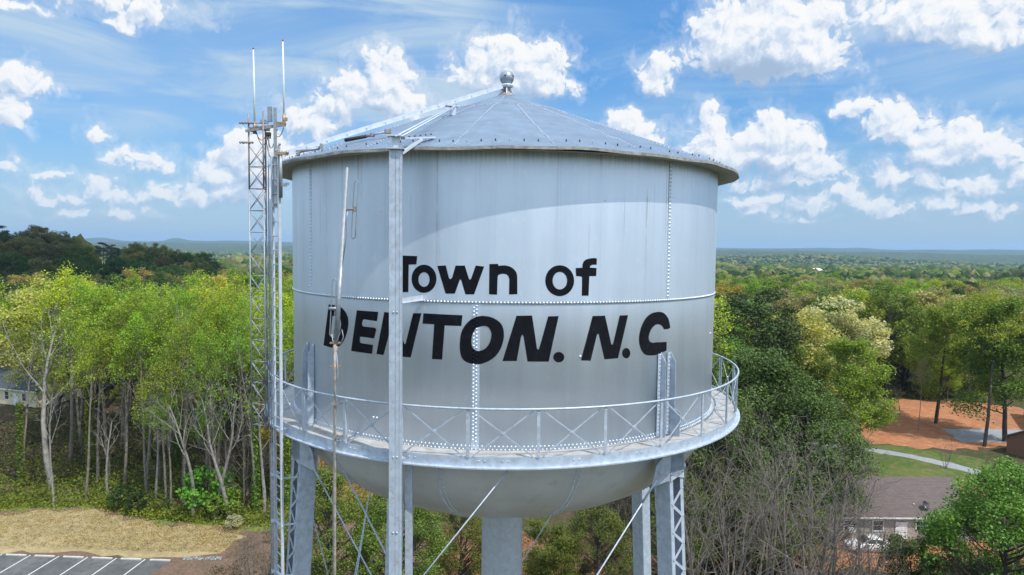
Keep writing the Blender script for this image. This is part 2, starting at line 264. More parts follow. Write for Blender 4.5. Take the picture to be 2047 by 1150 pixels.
def fast_mesh(name, verts, faces, k, mats, smooth=False):
    me = bpy.data.meshes.new(name); verts = np.asarray(verts, np.float32); faces = np.asarray(faces, np.int32)
    me.vertices.add(len(verts)); me.vertices.foreach_set('co', verts.ravel())
    me.loops.add(faces.size); me.loops.foreach_set('vertex_index', faces.ravel())
    me.polygons.add(len(faces)); me.polygons.foreach_set('loop_start', np.arange(0, faces.size, k, dtype=np.int32))
    me.polygons.foreach_set('loop_total', np.full(len(faces), k, np.int32))
    if smooth: me.polygons.foreach_set('use_smooth', np.ones(len(faces), bool))
    for m in mats: me.materials.append(m)
    me.update(calc_edges=True); me.validate()
    return me
def link(name, me, parent=None, loc=(0, 0, 0), **kw):
    o = bpy.data.objects.new(name, me); COL.objects.link(o); o.location = loc
    if parent is not None: o.parent = parent
    return tag(o, **kw)
def cp(r, a, z):      # tower polar: a degrees, 0 = towards the viewer side, + = right
    a = radians(a); return V((r*sin(a), -r*cos(a), z))

# ------------------------------------------------------------------ materials
def simple(name, col, rough=.6, metal=0, var=.12, scale=6, bump=.0, tint=None, tamt=0, bscale=30):
    m, n, b = material(name)
    tcn = n.new('ShaderNodeTexCoord').outputs['Object']
    f = n.noise(tcn, scale, 6, .6)
    c = n.mix(n.sstep(f, .3, .75), tuple(x*(1-var) for x in col), tuple(min(1, x*(1+var)) for x in col))
    if tint: c = n.mix(n.math('MULTIPLY', n.sstep(n.noise(tcn, scale*1.7, 8, .7), .52, .72), tamt), c, tint)
    n.l.new(c, b.inputs['Base Color']); b.inputs['Roughness'].default_value = rough; b.inputs['Metallic'].default_value = metal
    if bump:
        bn = n.new('ShaderNodeBump'); bn.inputs['Strength'].default_value = bump; bn.inputs['Distance'].default_value = .05
        n.l.new(n.noise(tcn, bscale, 6, .6), bn.inputs['Height']); n.l.new(bn.outputs[0], b.inputs['Normal'])
    return m
M = {}
ALU = (.47, .53, .60)
# the deck and steel below
# aluminium paint on the tank wall, with rust tears running down from the eave
m, n, b = material('tank_paint')
tcn = n.new('ShaderNodeTexCoord').outputs['Object']
sp = n.new('ShaderNodeSeparateXYZ'); n.l.new(tcn, sp.inputs[0])
ang = n.math('ARCTAN2', sp.outputs[0], n.math('MULTIPLY', sp.outputs[1], -1))
cy = n.new('ShaderNodeCombineXYZ'); n.l.new(n.math('MULTIPLY', ang, 5.5), cy.inputs[0]); n.l.new(sp.outputs[2], cy.inputs[1])
cyl = cy.outputs[0]
vert = n.noise(n.vec('MULTIPLY', cyl, (2.2, .12, 1)), 1, 6, .65)
hor = n.noise(n.vec('MULTIPLY', cyl, (.35, .5, 1)), 1, 5, .6)
fine = n.noise(n.vec('MULTIPLY', cyl, (9, 3, 1)), 1, 6, .7)
c = n.mix(n.sstep(vert, .3, .7), (.64, .71, .79), (.73, .80, .87))
c = n.mix(n.sstep(hor, .25, .75), n.mix(.5, c, (.60, .67, .75)), c)
c = n.mix(n.math('MULTIPLY', n.sstep(fine, .54, .74), .6), c, (.80, .83, .86))
tear = n.noise(n.vec('MULTIPLY', cyl, (3.4, .035, 1)), 1, 3, .5)
thin = n.noise(n.vec('MULTIPLY', cyl, (22, .12, 1)), 1, 3, .6)
fall = n.math('MULTIPLY', n.sstep(sp.outputs[2], 28.6, 31.6), n.sstep(tear, .50, .60))
brk = n.noise(n.vec('MULTIPLY', cyl, (1.3, .9, 1)), 1, 4, .6)
tearm = n.math('MULTIPLY', n.math('MULTIPLY', n.math('MULTIPLY', fall, n.sstep(brk, .38, .6)), n.sstep(thin, .53, .68)), .75)
c = n.mix(tearm, c, (.32, .25, .16))
pits = n.new('ShaderNodeTexVoronoi', feature='F1'); n.l.new(n.vec('MULTIPLY', cyl, (1.1, 1.1, 1)), pits.inputs['Vector']); pits.inputs['Scale'].default_value = 1.0
c = n.mix(n.math('MULTIPLY', n.math('LESS_THAN', pits.outputs['Distance'], .022), .8), c, (.12, .11, .1))
topdirt = n.math('MULTIPLY', n.sstep(sp.outputs[2], 31.5, 31.85), .35)
c = n.mix(n.math('MULTIPLY', topdirt, n.sstep(thin, .35, .6)), c, (.30, .28, .25))
n.l.new(c, b.inputs['Base Color']); b.inputs['Metallic'].default_value = .72
rr = n.new('ShaderNodeMapRange'); n.l.new(vert, rr.inputs[0]); rr.inputs[3].default_value = .40; rr.inputs[4].default_value = .58
n.l.new(rr.outputs[0], b.inputs['Roughness'])
bn = n.new('ShaderNodeBump'); bn.inputs['Strength'].default_value = .25; bn.inputs['Distance'].default_value = .12
n.l.new(n.noise(n.vec('MULTIPLY', cyl, (.55, .3, 1)), 1, 3, .5), bn.inputs['Height']); n.l.new(bn.outputs[0], b.inputs['Normal'])
M['tank'] = m
M['alu'] = simple('aluminium_paint', (.47, .535, .61), .45, .2, .14, 7, .08, (.36, .24, .16), .6)
M['alu2'] = simple('aluminium_paint_light', (.55, .60, .66), .42, .1, .08, 7, .05, (.42, .30, .20), .5)
M['bowl'] = simple('bowl_paint', (.66, .67, .68), .42, .3, .08, 1.2, .06, (.36, .34, .30), .4)
M['roof'] = simple('roof_paint', (.155, .21, .28), .55, .05, .14, 2.2, .10, (.24, .30, .37), .5)
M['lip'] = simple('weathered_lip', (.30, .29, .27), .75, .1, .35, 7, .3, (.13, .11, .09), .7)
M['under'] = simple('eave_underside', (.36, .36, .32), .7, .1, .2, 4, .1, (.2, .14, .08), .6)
M['deck'] = simple('deck_plate', (.46, .45, .43), .6, .1, .14, 3, .1, (.30, .18, .11), .85)
M['rust'] = simple('rusty_pipe', (.40, .35, .31), .75, .2, .3, 9, .2, (.38, .20, .10), .8)
M['galv'] = simple('galvanised_steel', (.33, .36, .39), .5, .5, .15, 14, .05, (.30, .20, .15), .3)
M['galvr'] = simple('galvanised_rusted', (.30, .27, .26), .65, .4, .25, 10, .05, (.28, .13, .07), .8)
M['white'] = simple('white_fibreglass', (.82, .82, .80), .35, 0, .05, 10)
M['bronze'] = simple('brass_mount', (.42, .30, .18), .5, .5, .2, 20)
M['red'] = simple('red_cap', (.35, .05, .05), .5)
M['blk'] = simple('black_paint', (.006, .007, .010), .8, 0, .3, 6, .0, (.025, .03, .036), .4)
M['blk'].node_tree.nodes['Principled BSDF'].inputs['Specular IOR Level'].default_value = .15
M['dark'] = simple('dark_rubber', (.03, .03, .032), .6, 0, .2, 20)
M['glass'] = simple('window_glass', (.03, .04, .05), .08)
M['rivg'] = simple('rivet_glint_grey', (.36, .42, .50), .5, .1, .2, 8)  # lighter than the roof paint: rivet highlights put into the colour
M['ball'] = simple('finial_metal', (.36, .39, .43), .35, .6, .06, 10)
# ================================================================== WATER TOWER
R = 5.5
tower = empty('water_tower', (0, 0, 0), label='silver riveted water tower lettered Town of DENTON. N.C on four lattice legs', cat='water tower')
ZB, ZT, ZS = 26.0, 31.84, 28.955
# --- tank wall with lettering and rivets
mb = MB()
mb.lathe([(R-.02, ZB), (R, ZB), (R, ZS-.055)], 240)
mb.lathe([(R, ZS-.055), (R+.012, ZS-.055), (R+.012, ZS+.01), (R+.012, ZT)], 240, smooth=True)
def black_at(s_, z_):
    for loops in LETTERS:
        ins = False
        for k, lp in enumerate(loops):
            c_ = False; n_ = len(lp); j = n_-1
            for i in range(n_):
                if ((lp[i][1] > z_) != (lp[j][1] > z_)) and (s_ < (lp[j][0]-lp[i][0])*(z_-lp[i][1])/(lp[j][1]-lp[i][1])+lp[i][0]): c_ = not c_
                j = i
            if c_: ins = not ins
        if ins: return 1
    return 0
def wall_rivet(a, z, r=.019, off=0.0):
    mb.rivet(cp(R+off, a, z), (sin(radians(a)), -cos(radians(a)), 0), r, r*.85, black_at(radians(a)*R, z))
N = 500
for k in range(N): wall_rivet(k*360/N, ZS-.022, .025, .013)
N = 420
for k in range(N):
    wall_rivet(k*360/N, ZB+.11, .021); wall_rivet((k+.5)*360/N, ZB+.045, .021)
UP = [-51.3, 38.6, 128.6, 218.6]; LO = [-5.9, 84.1, 174.1, 264.1]
for a in UP:
    mb.frame_box(cp(R+.016, a, (ZS+ZT)/2), V((cos(radians(a)), sin(radians(a)), 0))*.045, V((sin(radians(a)), -cos(radians(a)), 0))*.006, V((0, 0, (ZT-ZS)/2-.01)))
    z = ZS+.06
    while z < ZT-.05: wall_rivet(a, z, .025, .022); z += .077
for a in LO:
    mb.frame_box(cp(R+.002, a+.2, (ZB+ZS)/2), V((cos(radians(a)), sin(radians(a)), 0))*.075, V((sin(radians(a)), -cos(radians(a)), 0))*.005, V((0, 0, (ZS-ZB)/2-.06)))
    z = ZB+.2; i = 0
    while z < ZS-.07: wall_rivet(a-.27 if i % 2 else a+.33, z, .023, .008); z += .037; i += 1
for (a, z) in ((15.9, 27.87), (20.8, 30.95), (-27, 30.7), (64, 28.0), (-31.5, 27.9), (-28, 26.5), (-28.9, 26.5), (40, 31.1)): wall_rivet(a, z, .028)
# painted letters: triangulated, sliced and wrapped on the wall
for loops in LETTERS:
    tri = tessellate_polygon([[V((p[0], p[1], 0)) for p in lp] for lp in loops])
    flat = [p for lp in loops for p in lp]
    bm = bmesh.new(); vs = [bm.verts.new((p[0], p[1], 0)) for p in flat]
    for t in tri:
        try: bm.faces.new([vs[i] for i in t])
        except ValueError: pass
    lo = min(p[0] for p in flat); hi = max(p[0] for p in flat); x = lo+.07
    while x < hi:
        bmesh.ops.bisect_plane(bm, geom=bm.verts[:]+bm.edges[:]+bm.faces[:], plane_co=(x, 0, 0), plane_no=(1, 0, 0)); x += .07
    bm.verts.index_update()
    zz = sum(p[1] for p in flat)/len(flat); rr = R+(.0155 if zz > ZS else .0105 if min(p[0] for p in flat) < -.566 < max(p[0] for p in flat) and zz < ZS else .004)
    vv = [cp(rr, degrees(v.co.x/R), v.co.y) for v in bm.verts]
    ff = []
    for f in bm.faces:
        idx = [v.index for v in f.verts]
        if f.normal.z > 0: idx = idx[::-1]
        a_, b_, c_ = [vv[i] for i in idx[:3]]
        if (b_-a_).cross(c_-a_).dot(V((a_.x, a_.y, 0))) < 0: idx = idx[::-1]
        ff.append(tuple(idx))
    mb.add(vv, ff, 1, False); bm.free()
# strip of the O that crosses the lap seam plate
mb.build('tank_wall', [M['tank'], M['blk']], tower)
# --- roof
def wob(a, r): return .012*sin(a*9+r)+.008*sin(a*23+2)*(r > 5.5)+.015*sin(a*3+1)*(r > 5)
AP, RO, ZL = 34.14, 6.0, 31.865
SL = (AP-ZL)/RO
def rz(r): return AP-SL*r
mb = MB()
mb.lathe([(.12, rz(.12)), (.8, rz(.8)), (1.68, rz(1.68)), (1.69, rz(1.69)-.012), (3, rz(3)), (4.2, rz(4.2)), (5.2, rz(5.2)), (RO-.03, rz(RO-.03)), (RO, ZL-.01)], 240, wob=wob, mat=0)
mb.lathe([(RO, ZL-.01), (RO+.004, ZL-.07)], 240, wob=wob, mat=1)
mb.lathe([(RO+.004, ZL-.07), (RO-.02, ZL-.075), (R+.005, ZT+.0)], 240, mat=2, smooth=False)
def roof_riv(a, r, s=.017, mat=0, h=None):
    aa = radians(a); mb.rivet((r*sin(aa), -r*cos(aa), rz(r)+wob(aa, r)+.006), (SL*sin(aa), -SL*cos(aa), 1), s, h or s*.9, mat)
for k in range(20):
    a = 18*k+8.6
    aa = radians(a); ins = (1.68, 5.9)
    if 0: mb.bar(V((ins[0]*sin(aa)-.04*cos(aa), -ins[0]*cos(aa)-.04*sin(aa), rz(ins[0])+.002)), V((ins[1]*sin(aa)-.04*cos(aa), -ins[1]*cos(aa)-.04*sin(aa), rz(ins[1])+.002)), .012, .012)
    r = 1.75
    while r < 5.88: roof_riv(a+.25*sin(r*9)/r, r, .021, 4); r += .1
for k in range(10):
    a = 36*k-8; r = .35
    while r < 1.62: roof_riv(a, r, .016, 4); r += .085
for k in range(130): roof_riv(k*360/130, 1.64, .019, 4 if k % 3 else 3)
for k in range(132): roof_riv(k*360/132+.7, 5.66, .016, 5 if (k*7) % 3 else 4, .045)
for k in range(200): roof_riv(k*1.8+.4, 5.88, .013, 4)
roof = mb.build('roof', [M['roof'], M['lip'], M['under'], M['galvr'], M['rivg'], M['dark']], tower)
# finial: ball on a flanged neck
mb = MB()
mb.lathe([(.24, rz(.24)+.0), (.235, rz(.24)+.03), (.14, AP+.0), (.10, AP+.03), (.10, AP+.14)], 32, mat=2)
for k in range(6): mb.bar((.2*sin(k*1.05), -.2*cos(k*1.05), AP-.05), (.12*sin(k*1.05), -.12*cos(k*1.05), AP+.12), .03, .04, mat=1)
mb.lathe([(.10, AP+.14), (.16, AP+.15), (.165, AP+.2), (.165, AP+.23), (.1, AP+.24)], 32, mat=1)
for k in range(8): mb.rivet((.165*sin(k*pi/4), -.165*cos(k*pi/4), AP+.19), (sin(k*pi/4), -cos(k*pi/4), 0), .022)
fin = mb.build('finial', [M['ball'], M['alu2'], M['galvr']], tower)
mb = MB(); mb.ball((0, 0, 34.55), .195, 40, 24)
for a in (-14, 58, 150, 215):
    mb.box(cp(.19, a, 34.57), (.05, .03, .035), radians(a), 1)
mb2 = MB()
mb.build('finial_ball', [M['ball'], M['dark']], fin)
# roof bracket + stay rods to the tall post, turnbuckle, pipe handle, long white beam
mb = MB()
bx = V((-1.25, -2.5, 33.06))
mb.box(bx+V((0, 0, .10)), (.11, .14, .22), .4); mb.box(bx+V((-.02, 0, .215)), (.30, .18, .03), .4)
for dx in (-.08, .08): mb.rivet(bx+V((dx, 0, .23)), (0, 0, 1), .02, .03, 1)
mb.build('roof_bracket', [M['alu2'], M['dark']], tower)
mb = MB()
for o_ in (-.05, .06): mb.tube((-1.95+o_, -6.15, 31.98), (bx.x+o_, bx.y, bx.z+.2+o_*.3), .014)
mb.build('stay_rod', M['alu2'], tower)
mb = MB()
p0, p1, p2, p3 = V((-3.42, -3.95, 32.235)), V((-2.95, -4.1, 32.30)), V((-2.8, -4.16, 32.32)), V((-2.42, -4.5, 32.34))
mb.tube(p0, p1, .04, mat=1); mb.tube(p1, p2, .03, mat=2); mb.tube(p2, p3, .02, mat=0); mb.box(p3, (.12, .1, .08), .4, 2); mb.box(p2, (.08, .08, .08), .4, 2)
mb.build('roof_turnbuckle', [M['alu2'], M['dark'], M['galvr']], tower)
mb = MB()
e0 = V((-.12, -.10, 34.30)); e1 = V((-4.93, -3.22, 32.03))
mb.bar(e0, e1, .05, .115); mb.bar(e0+V((0, 0, -.055)), e1+V((0, 0, -.055)), .13, .012)
for k in range(1, 12):
    q = e0.lerp(e1, k/12); mb.rivet(q+V((.02, -.03, .0)), (.5, -.8, 0), .02)
mb.build('roof_beam', M['alu2'], tower)
mb = MB(); q = V((-4.42, -3.02, 32.12))
mb.tube(q+V((-.25, -.05, -.02)), q+V((.22, .02, .08)), .035, mat=0); mb.box(q+V((.24, .02, .06)), (.06, .14, .22), .2, 1); mb.box(q+V((-.26, -.05, -.05)), (.08, .12, .12), .2, 1)
mb.build('roof_roller', [M['galv'], M['galvr']], tower)
mb = MB()
for dx in (-.01, .02): mb.tube((4.05+dx, -3.92, 31.9), (4.05+dx, -3.92, 32.16), .006)
mb.rivet((4.05, -3.92, 31.9), (0, 0, 1), .04)
mb.build('lightning_rod', M['galv'], tower)
# --- bowl
B = 2.75; prof = []
for i in range(25):
    t = (pi/2)*i/24*.96+.0; prof.append((R*cos(t), ZB-B*sin(t)))
prof.insert(0, (R, ZB))
mb = MB(); mb.lathe(prof, 192)
for k in range(12):
    a = 30*k-13.7; aa = radians(a)
    for i in range(62):
        t = radians(3+i*1.28)
        for o_ in (-.045, .045):
            r = R*cos(t); p = V((r*sin(aa)+o_*cos(aa), -r*cos(aa)+o_*sin(aa), ZB-B*sin(t)))
            nn = V((cos(t)/R*sin(aa), -cos(t)/R*cos(aa), -sin(t)/B)); mb.rivet(p, nn, .024, None, 1)
mb.build('tank_bowl', [M['bowl'], M['alu2']], tower)
mb = MB(); mb.lathe([(.62, 23.5), (.62, 23.2), (.565, 23.1), (.565, 0)], 48)
mb.build('riser_pipe', M['alu2'], tower)
# --- walkway
RW = 6.15; DZ = 26.03
mb = MB()
mb.lathe([(R-.01, DZ), (RW-.06, DZ)], 180, mat=1, smooth=False)
mb.lathe([(RW-.06, DZ), (RW-.06, DZ+.06), (RW-.045, DZ+.06), (RW-.045, 25.90), (RW+.05, 25.90), (RW+.05, 25.875), (RW-.06, 25.875), (RW-.06, DZ-.02), (R, DZ-.02)], 180, mat=0, smooth=False)
N = 340
for k in range(N):
    a = k*360/N; mb.rivet(cp(RW+.02, a, 25.90), (0, 0, 1), .016)
    if k % 12 in (0, 1): mb.rivet(cp(RW-.045, a, DZ-.02), (sin(radians(a)), -cos(radians(a)), 0), .018)
for k in range(29):   # plate joints under and on deck
    a = 12.414*k+2; u = V((sin(radians(a)), -cos(radians(a)), 0)); mb.bar(u*(R+.02)+V((0, 0, DZ-.05)), u*(RW-.07)+V((0, 0, DZ-.05)), .06, .05, mat=0)
    a += 6; u = V((sin(radians(a)), -cos(radians(a)), 0)); mb.bar(u*(R+.14)+V((0, 0, DZ+.004)), u*(RW-.075)+V((0, 0, DZ+.004)), .01, .005, mat=0)
wk = mb.build('walkway', [M['alu'], M['deck']], tower)
RR = 6.13; RZ = 27.0
mb = MB(); mb.path([cp(RR, k*3, RZ) for k in range(120)], .022, 8, closed=True)
rail = mb.build('top_rail', M['alu'], tower)
NP = 29; ST = 360/NP
def flat(mb, a, b, w, t, nrm, mat=0):
    a = V(a); b = V(b); d = (b-a); L = d.length; d.normalize(); n_ = V(nrm); n_ = (n_-d*n_.dot(d)).normalized(); x = d.cross(n_)
    mb.frame_box((a+b)/2, x*w/2, n_*t/2, d*L/2, mat)
for k in range(NP):
    a = -6.2+ST*k; u = V((sin(radians(a)), -cos(radians(a)), 0)); tt = V((cos(radians(a)), sin(radians(a)), 0))
    mb = MB(); p = u*(RR-.01)
    flat(mb, p+V((0, 0, 26.08)), p+V((0, 0, RZ-.02)), .062, .01, u)
    flat(mb, p-u*.028+tt*.027+V((0, 0, 26.08)), p-u*.028+tt*.027+V((0, 0, RZ-.02)), .04, .008, tt)
    for z in (26.13, RZ-.07): mb.rivet(p+V((0, 0, z))+u*.005, u, .016)
    mb.build('rail_post', M['alu'], tower)
    b_ = a+ST; A0 = cp(RR-.018, a+.9, 26.1); A1 = cp(RR-.018, a+.9, RZ-.04); B0 = cp(RR-.024, b_-.9, 26.1); B1 = cp(RR-.024, b_-.9, RZ-.04)
    ub = V((sin(radians(a+ST/2)), -cos(radians(a+ST/2)), 0))
    mb = MB(); flat(mb, A0, B1, .028, .006, ub); flat(mb, A1+ub*.012, B0+ub*.012, .028, .006, ub)
    mid = (A0+B1)/2+ub*.008; mb.plate([mid+V((0, 0, .05)), mid+(B0-A0).normalized()*.05, mid-V((0, 0, .05)), mid-(B0-A0).normalized()*.05], .02)
    mb.rivet(mid+ub*.012, ub, .014)
    mb.build('rail_brace', M['alu'], tower)
# --- legs
def leg(a, side):
    aa = radians(a); u = V((sin(aa), -cos(aa), 0)); t = V((cos(aa), sin(aa), 0))
    bat = .066; w, d = .44, .38
    def c(z): return u*(5.62+(26-z)*bat)
    ax = (c(0)-c(26)).normalized()*1.0; ax = (V((c(0).x, c(0).y, 0))-V((c(26).x, c(26).y, 26))).normalized()
    mb = MB()
    top = V((c(25.9).x, c(25.9).y, 25.9)); bot = V((c(0).x, c(0).y, 0))
    L = (bot-top).length; mid = (top+bot)/2
    n2 = u-ax*u.dot(ax); n2.normalize()
    for s in (-1, 1):
        mb.frame_box(mid+t*s*w/2, n2*d/2, t*.006, ax*L/2)                       # web
        for q in (-1, 1):
            mb.frame_box(mid+t*s*(w/2-.05)+n2*q*(d/2), t*.05, n2*.006, ax*L/2)   # flanges
        # cover strip and rivet lines on the web near the inner edge
        mb.frame_box(mid+t*s*(w/2+.008)-n2*(d/2-.05), n2*.045, t*.004, ax*L/2)
        k = .12
        while k < 9:
            mb.rivet(top+ax*k+t*s*(w/2+.012)-n2*(d/2-.035), t*s, .013)
            if k < 3.2:
                mb.rivet(top+ax*(k+.03)+t*s*(w/2+.012)-n2*(d/2-.075), t*s, .013); mb.rivet(top+ax*(k+.05)+t*s*(w/2+.006)-n2*(d/2-.13), t*s, .012)
            k += .075 if k < 2.5 else .16
    mb.frame_box(mid-n2*d/2, t*(w/2-.02), n2*.004, ax*L/2)                       # inner cover plate
    # upper bracket riveted on the wall above the walkway
    for s in (-1, 1):
        o_ = t*s*.155
        pts = [u*(R+.012)+o_+V((0, 0, 26.04)), u*(R+.26)+o_+V((0, 0, 26.04)), u*(R+.15)+o_+V((0, 0, 27.62)), u*(R+.012)+o_+V((0, 0, 27.84))]
        pts[1] = u*(R+.17)+o_+V((0, 0, 26.04))
        mb.plate(pts, .012)
        mb.frame_box(u*(R+.02)+o_-t*.055+V((0, 0, 26.93)), t*.052, u*.005, V((0, 0, .88)))
        k = 26.12
        while k < 27.78:
            mb.rivet(u*(R+.026)+o_-t*.055+V((0, 0, k)), u, .02); k += .083
    pts = [u*(R+.3)+t*.165+V((0, 0, 26.04)), u*(R+.17)+t*.165+V((0, 0, 26.04)), u*(R+.17)+t*.165+V((0, 0, 26.62)), u*(R+.3)+t*.165+V((0, 0, 26.55))]
    mb.plate(pts, .012)
    lg = mb.build('leg', M['alu'], tower)
    # lacing bars on the outer face
    for q, lab in ((1, None),):
        mb = MB(); k = .95; s = 1
        while k < L-.3:
            p = top+ax*k+t*s*(w/2-.05)+n2*q*(d/2+.012+.006*s); r_ = top+ax*(k+.29)-t*s*(w/2-.05)+n2*q*(d/2+.012+.006*s)
            flat(mb, p, r_, .062, .006, n2*q); mb.rivet(p+n2*q*.006, n2*q, .02)
            k += .29; s = -s
        mb.build('lacing', M['alu'], lg)
    return top, ax, u, t, n2, w, d
LEGS = {}
for a in (-51.5, 38.5, 128.5, 218.5): LEGS[a] = leg(a, 0)
# gusset plates + diagonal rods between neighbouring legs
order = [-51.5, 38.5, 128.5, 218.5]
for i in range(4):
    A = LEGS[order[i]]; Bq = LEGS[order[(i+1) % 4]]
    for (P_, Q_, sg) in ((A, Bq, 1), (Bq, A, -1)):
        top, ax, u, t, n2, w, d = P_
        corner = top+ax*.42+t*sg*w/2+n2*(d/2)
        qtop, qax = Q_[0], Q_[1]
        far = qtop+qax*(15.0)-Q_[3]*sg*Q_[5]/2+Q_[4]*Q_[6]/2*0
        dr = (far-corner); chord = V((dr.x, dr.y, 0)).normalized()
        nrm = V((chord.y, -chord.x, 0)); 
        if nrm.dot(u) < 0: nrm = -nrm
        base = corner+nrm*.03
        pin = base+chord*.16+V((0, 0, -.12))
        dn = dr.normalized()
        mb = MB()
        mb.plate([base-chord*.02+V((0, 0, .34)), base+chord*.07+V((0, 0, .30)), base+chord*.27+V((0, 0, .02)), pin+dn*.34+chord*.02, pin+dn*.34-chord*.06, base+chord*.02+V((0, 0, -.30)), base-chord*.02+V((0, 0, -.32))], .02)
        mb.tube(pin-nrm*.05, pin+nrm*.05, .055, n=14); mb.tube(pin-nrm*.03, pin+nrm*.03, .09, n=6)
        # the plate's wing lying on the lacing face
        mb.plate([top+ax*.12+n2*(d/2+.03)+t*sg*(w/2), top+ax*.12+n2*(d/2+.03)-t*sg*(w/2), top+ax*.62+n2*(d/2+.03)-t*sg*(w/2), top+ax*.74+n2*(d/2+.03)+t*sg*(w/2)], .012)
        for k in range(4):
            for s_ in (-1, 1): mb.rivet(top+ax*(.2+k*.13)+n2*(d/2+.036)+t*s_*(w/2-.03), n2, .018)
        mb.build('gusset_plate', M['alu'], tower)
        mb = MB(); mb.tube(pin+dn*.2, far, .016, n=8); mb.tube(pin+dn*.2+nrm*.0, pin+dn*.75, .024, n=8)
        mb.build('brace_rod', M['alu'], tower)
# extra stays seen under the walkway
for a_, b_, r_ in (((-4.0, -3.55, 25.85), (-1.75, -4.3, 21.9), .02), ((.14, -6.0, 25.86), (-1.75, -6.25, 23.5), .014), ((-4.28, 3.0, 22.06), (-4.05, -.6, 20.3), .018)):
    mb = MB(); mb.tube(a_, V(a_)+(V(b_)-V(a_))*1.25, r_); mb.build('brace_rod', M['alu'], tower)
# horizontal struts between the legs (well below the picture)
mb = MB()
for i in range(4):
    A = LEGS[order[i]]; Bq = LEGS[order[(i+1) % 4]]; p = A[0]+A[1]*15; q = Bq[0]+Bq[1]*15
    mb.bar(p, q, .2, .25)
mb.build('horizontal_strut', M['alu'], tower)
# --- tall post in front of the rail
pa = -18.6; u = V((sin(radians(pa)), -cos(radians(pa)), 0)); t = V((cos(radians(pa)), sin(radians(pa)), 0))
PX = V((-2.02, -6.02, 0))
mb = MB(); up = V((0, 0, 1)); F_ = V((0, -1, 0)); X_ = V((1, 0, 0))
H2 = 31.78/2
for s in (-1, 1):
    mb.frame_box(PX+X_*s*.058+V((0, 0, H2)), X_*.054, F_*.006, up*H2)
    mb.frame_box(PX+X_*s*.112-F_*.05+V((0, 0, H2)), X_*.006, F_*.055, up*H2)
    mb.frame_box(PX+X_*s*.006-F_*.05+V((0, 0, H2)), X_*.004, F_*.055, up*H2)
    mb.frame_box(PX+X_*s*.098+F_*.012+V((0, 0, H2)), X_*.016, F_*.004, up*H2)
for z in (28.78, 26.05, 24.6):
    for s in (-1, 1): mb.rivet(PX+X_*s*.035+F_*.008+V((0, 0, z)), F_, .022)
mb.build('support_post', M['alu'], tower)
mb = MB(); pt = V((PX.x, PX.y, 31.78))
mb.box(pt+V((0, .04, .10)), (.13, .13, .22)); mb.box(pt+V((0, .02, .23)), (.30, .22, .025)); mb.box(pt+V((0, .02, .0)), (.32, .2, .02))
mb.bar(pt+V((.1, .05, -.08)), pt+V((.42, .42, .24)), .07, .05); mb.bar(pt+V((.12, .1, .2)), pt+V((.62, .75, .33)), .10, .03)
for k in range(5): mb.rivet(pt+V((.22+.09*k, .22+.1*k, .245+.028*k)), (0, 0, 1), .022, .03, 1)
mb.build('post_head', [M['alu2'], M['dark']], tower)
mb = MB(); a1 = V((PX.x+.1, PX.y+.06, 28.99)); a2 = cp(R+.02, -16.8, 29.0)
mb.bar(a1, a2, .012, .10); mb.bar(a1+V((0, .03, -.045)), a2+V((0, 0, -.045)), .08, .01)
mb.build('post_bracket', M['alu2'], tower)
mb = MB(); mb.bar((PX.x, PX.y+.08, 26.0), cp(RW, pa+.6, 26.0), .2, .03); mb.frame_box(V((PX.x+.2, PX.y+.45, 12.9)), X_*.07, F_*.05, up*12.9)
mb.build('post_channel', M['alu'], tower)
# --- ladder up the side
la = -51.8; u = V((sin(radians(la)), -cos(radians(la)), 0)); t = V((cos(radians(la)), sin(radians(la)), 0))
LP = V((-4.93, -3.83, 0)); lad = MB()
for s, zt in ((-1, 31.9), (1, 32.1)):
    lad.bar(LP+t*s*.2+V((0, 0, 0)), LP+t*s*.2+V((0, 0, zt)), .012, .065, up=u)
    lad.bar(LP+t*s*.2+u*.03, LP+t*s*.2+u*.03+V((0, 0, zt)), .04, .008, up=u)
z = .3
while z < 31.8: lad.tube(LP-t*.2+V((0, 0, z)), LP+t*.2+V((0, 0, z)), .011, n=6); z += .305
for z in (24.9, 23.85, 22.7, 26.0):
    lad.bar(LP-t*.3+V((0, 0, z)), LP+t*.22+V((0, 0, z)), .03, .05, up=u); lad.bar(LP+t*.1+V((0, 0, z)), cp(R if z > 26 else 5.9, la+2, z), .03, .03)
lad.build('access_ladder', M['alu2'], tower)
mb = MB(); mb.tube(LP-t*.27+u*.02+V((0, 0, 19)), LP-t*.27+u*.02+V((0, 0, 25.6)), .055, mat=0)
for z in (24.9, 23.85, 22.7): mb.box(LP-t*.27+V((0, 0, z)), (.16, .16, .06), .4, 1)
mb.build('cable_conduit', [M['galvr'], M['alu2']], tower)
mb = MB()
c_ = V((-5.17, -3.63, 0)); mb.path([c_+V((0, 0, 18)), c_+V((.0, 0, 22)), c_+V((-.015, 0, 26)), c_+V((.01, 0, 29)), c_+V((.0, .02, 31.3)), c_+V((.02, .03, 32.3))], .013, 6)
mb.path([c_+V((.03, 0, 18)), c_+V((.025, 0, 25)), c_+V((.04, 0, 31))], .009, 5)
mb.build('coax_cable', M['galv'], tower)

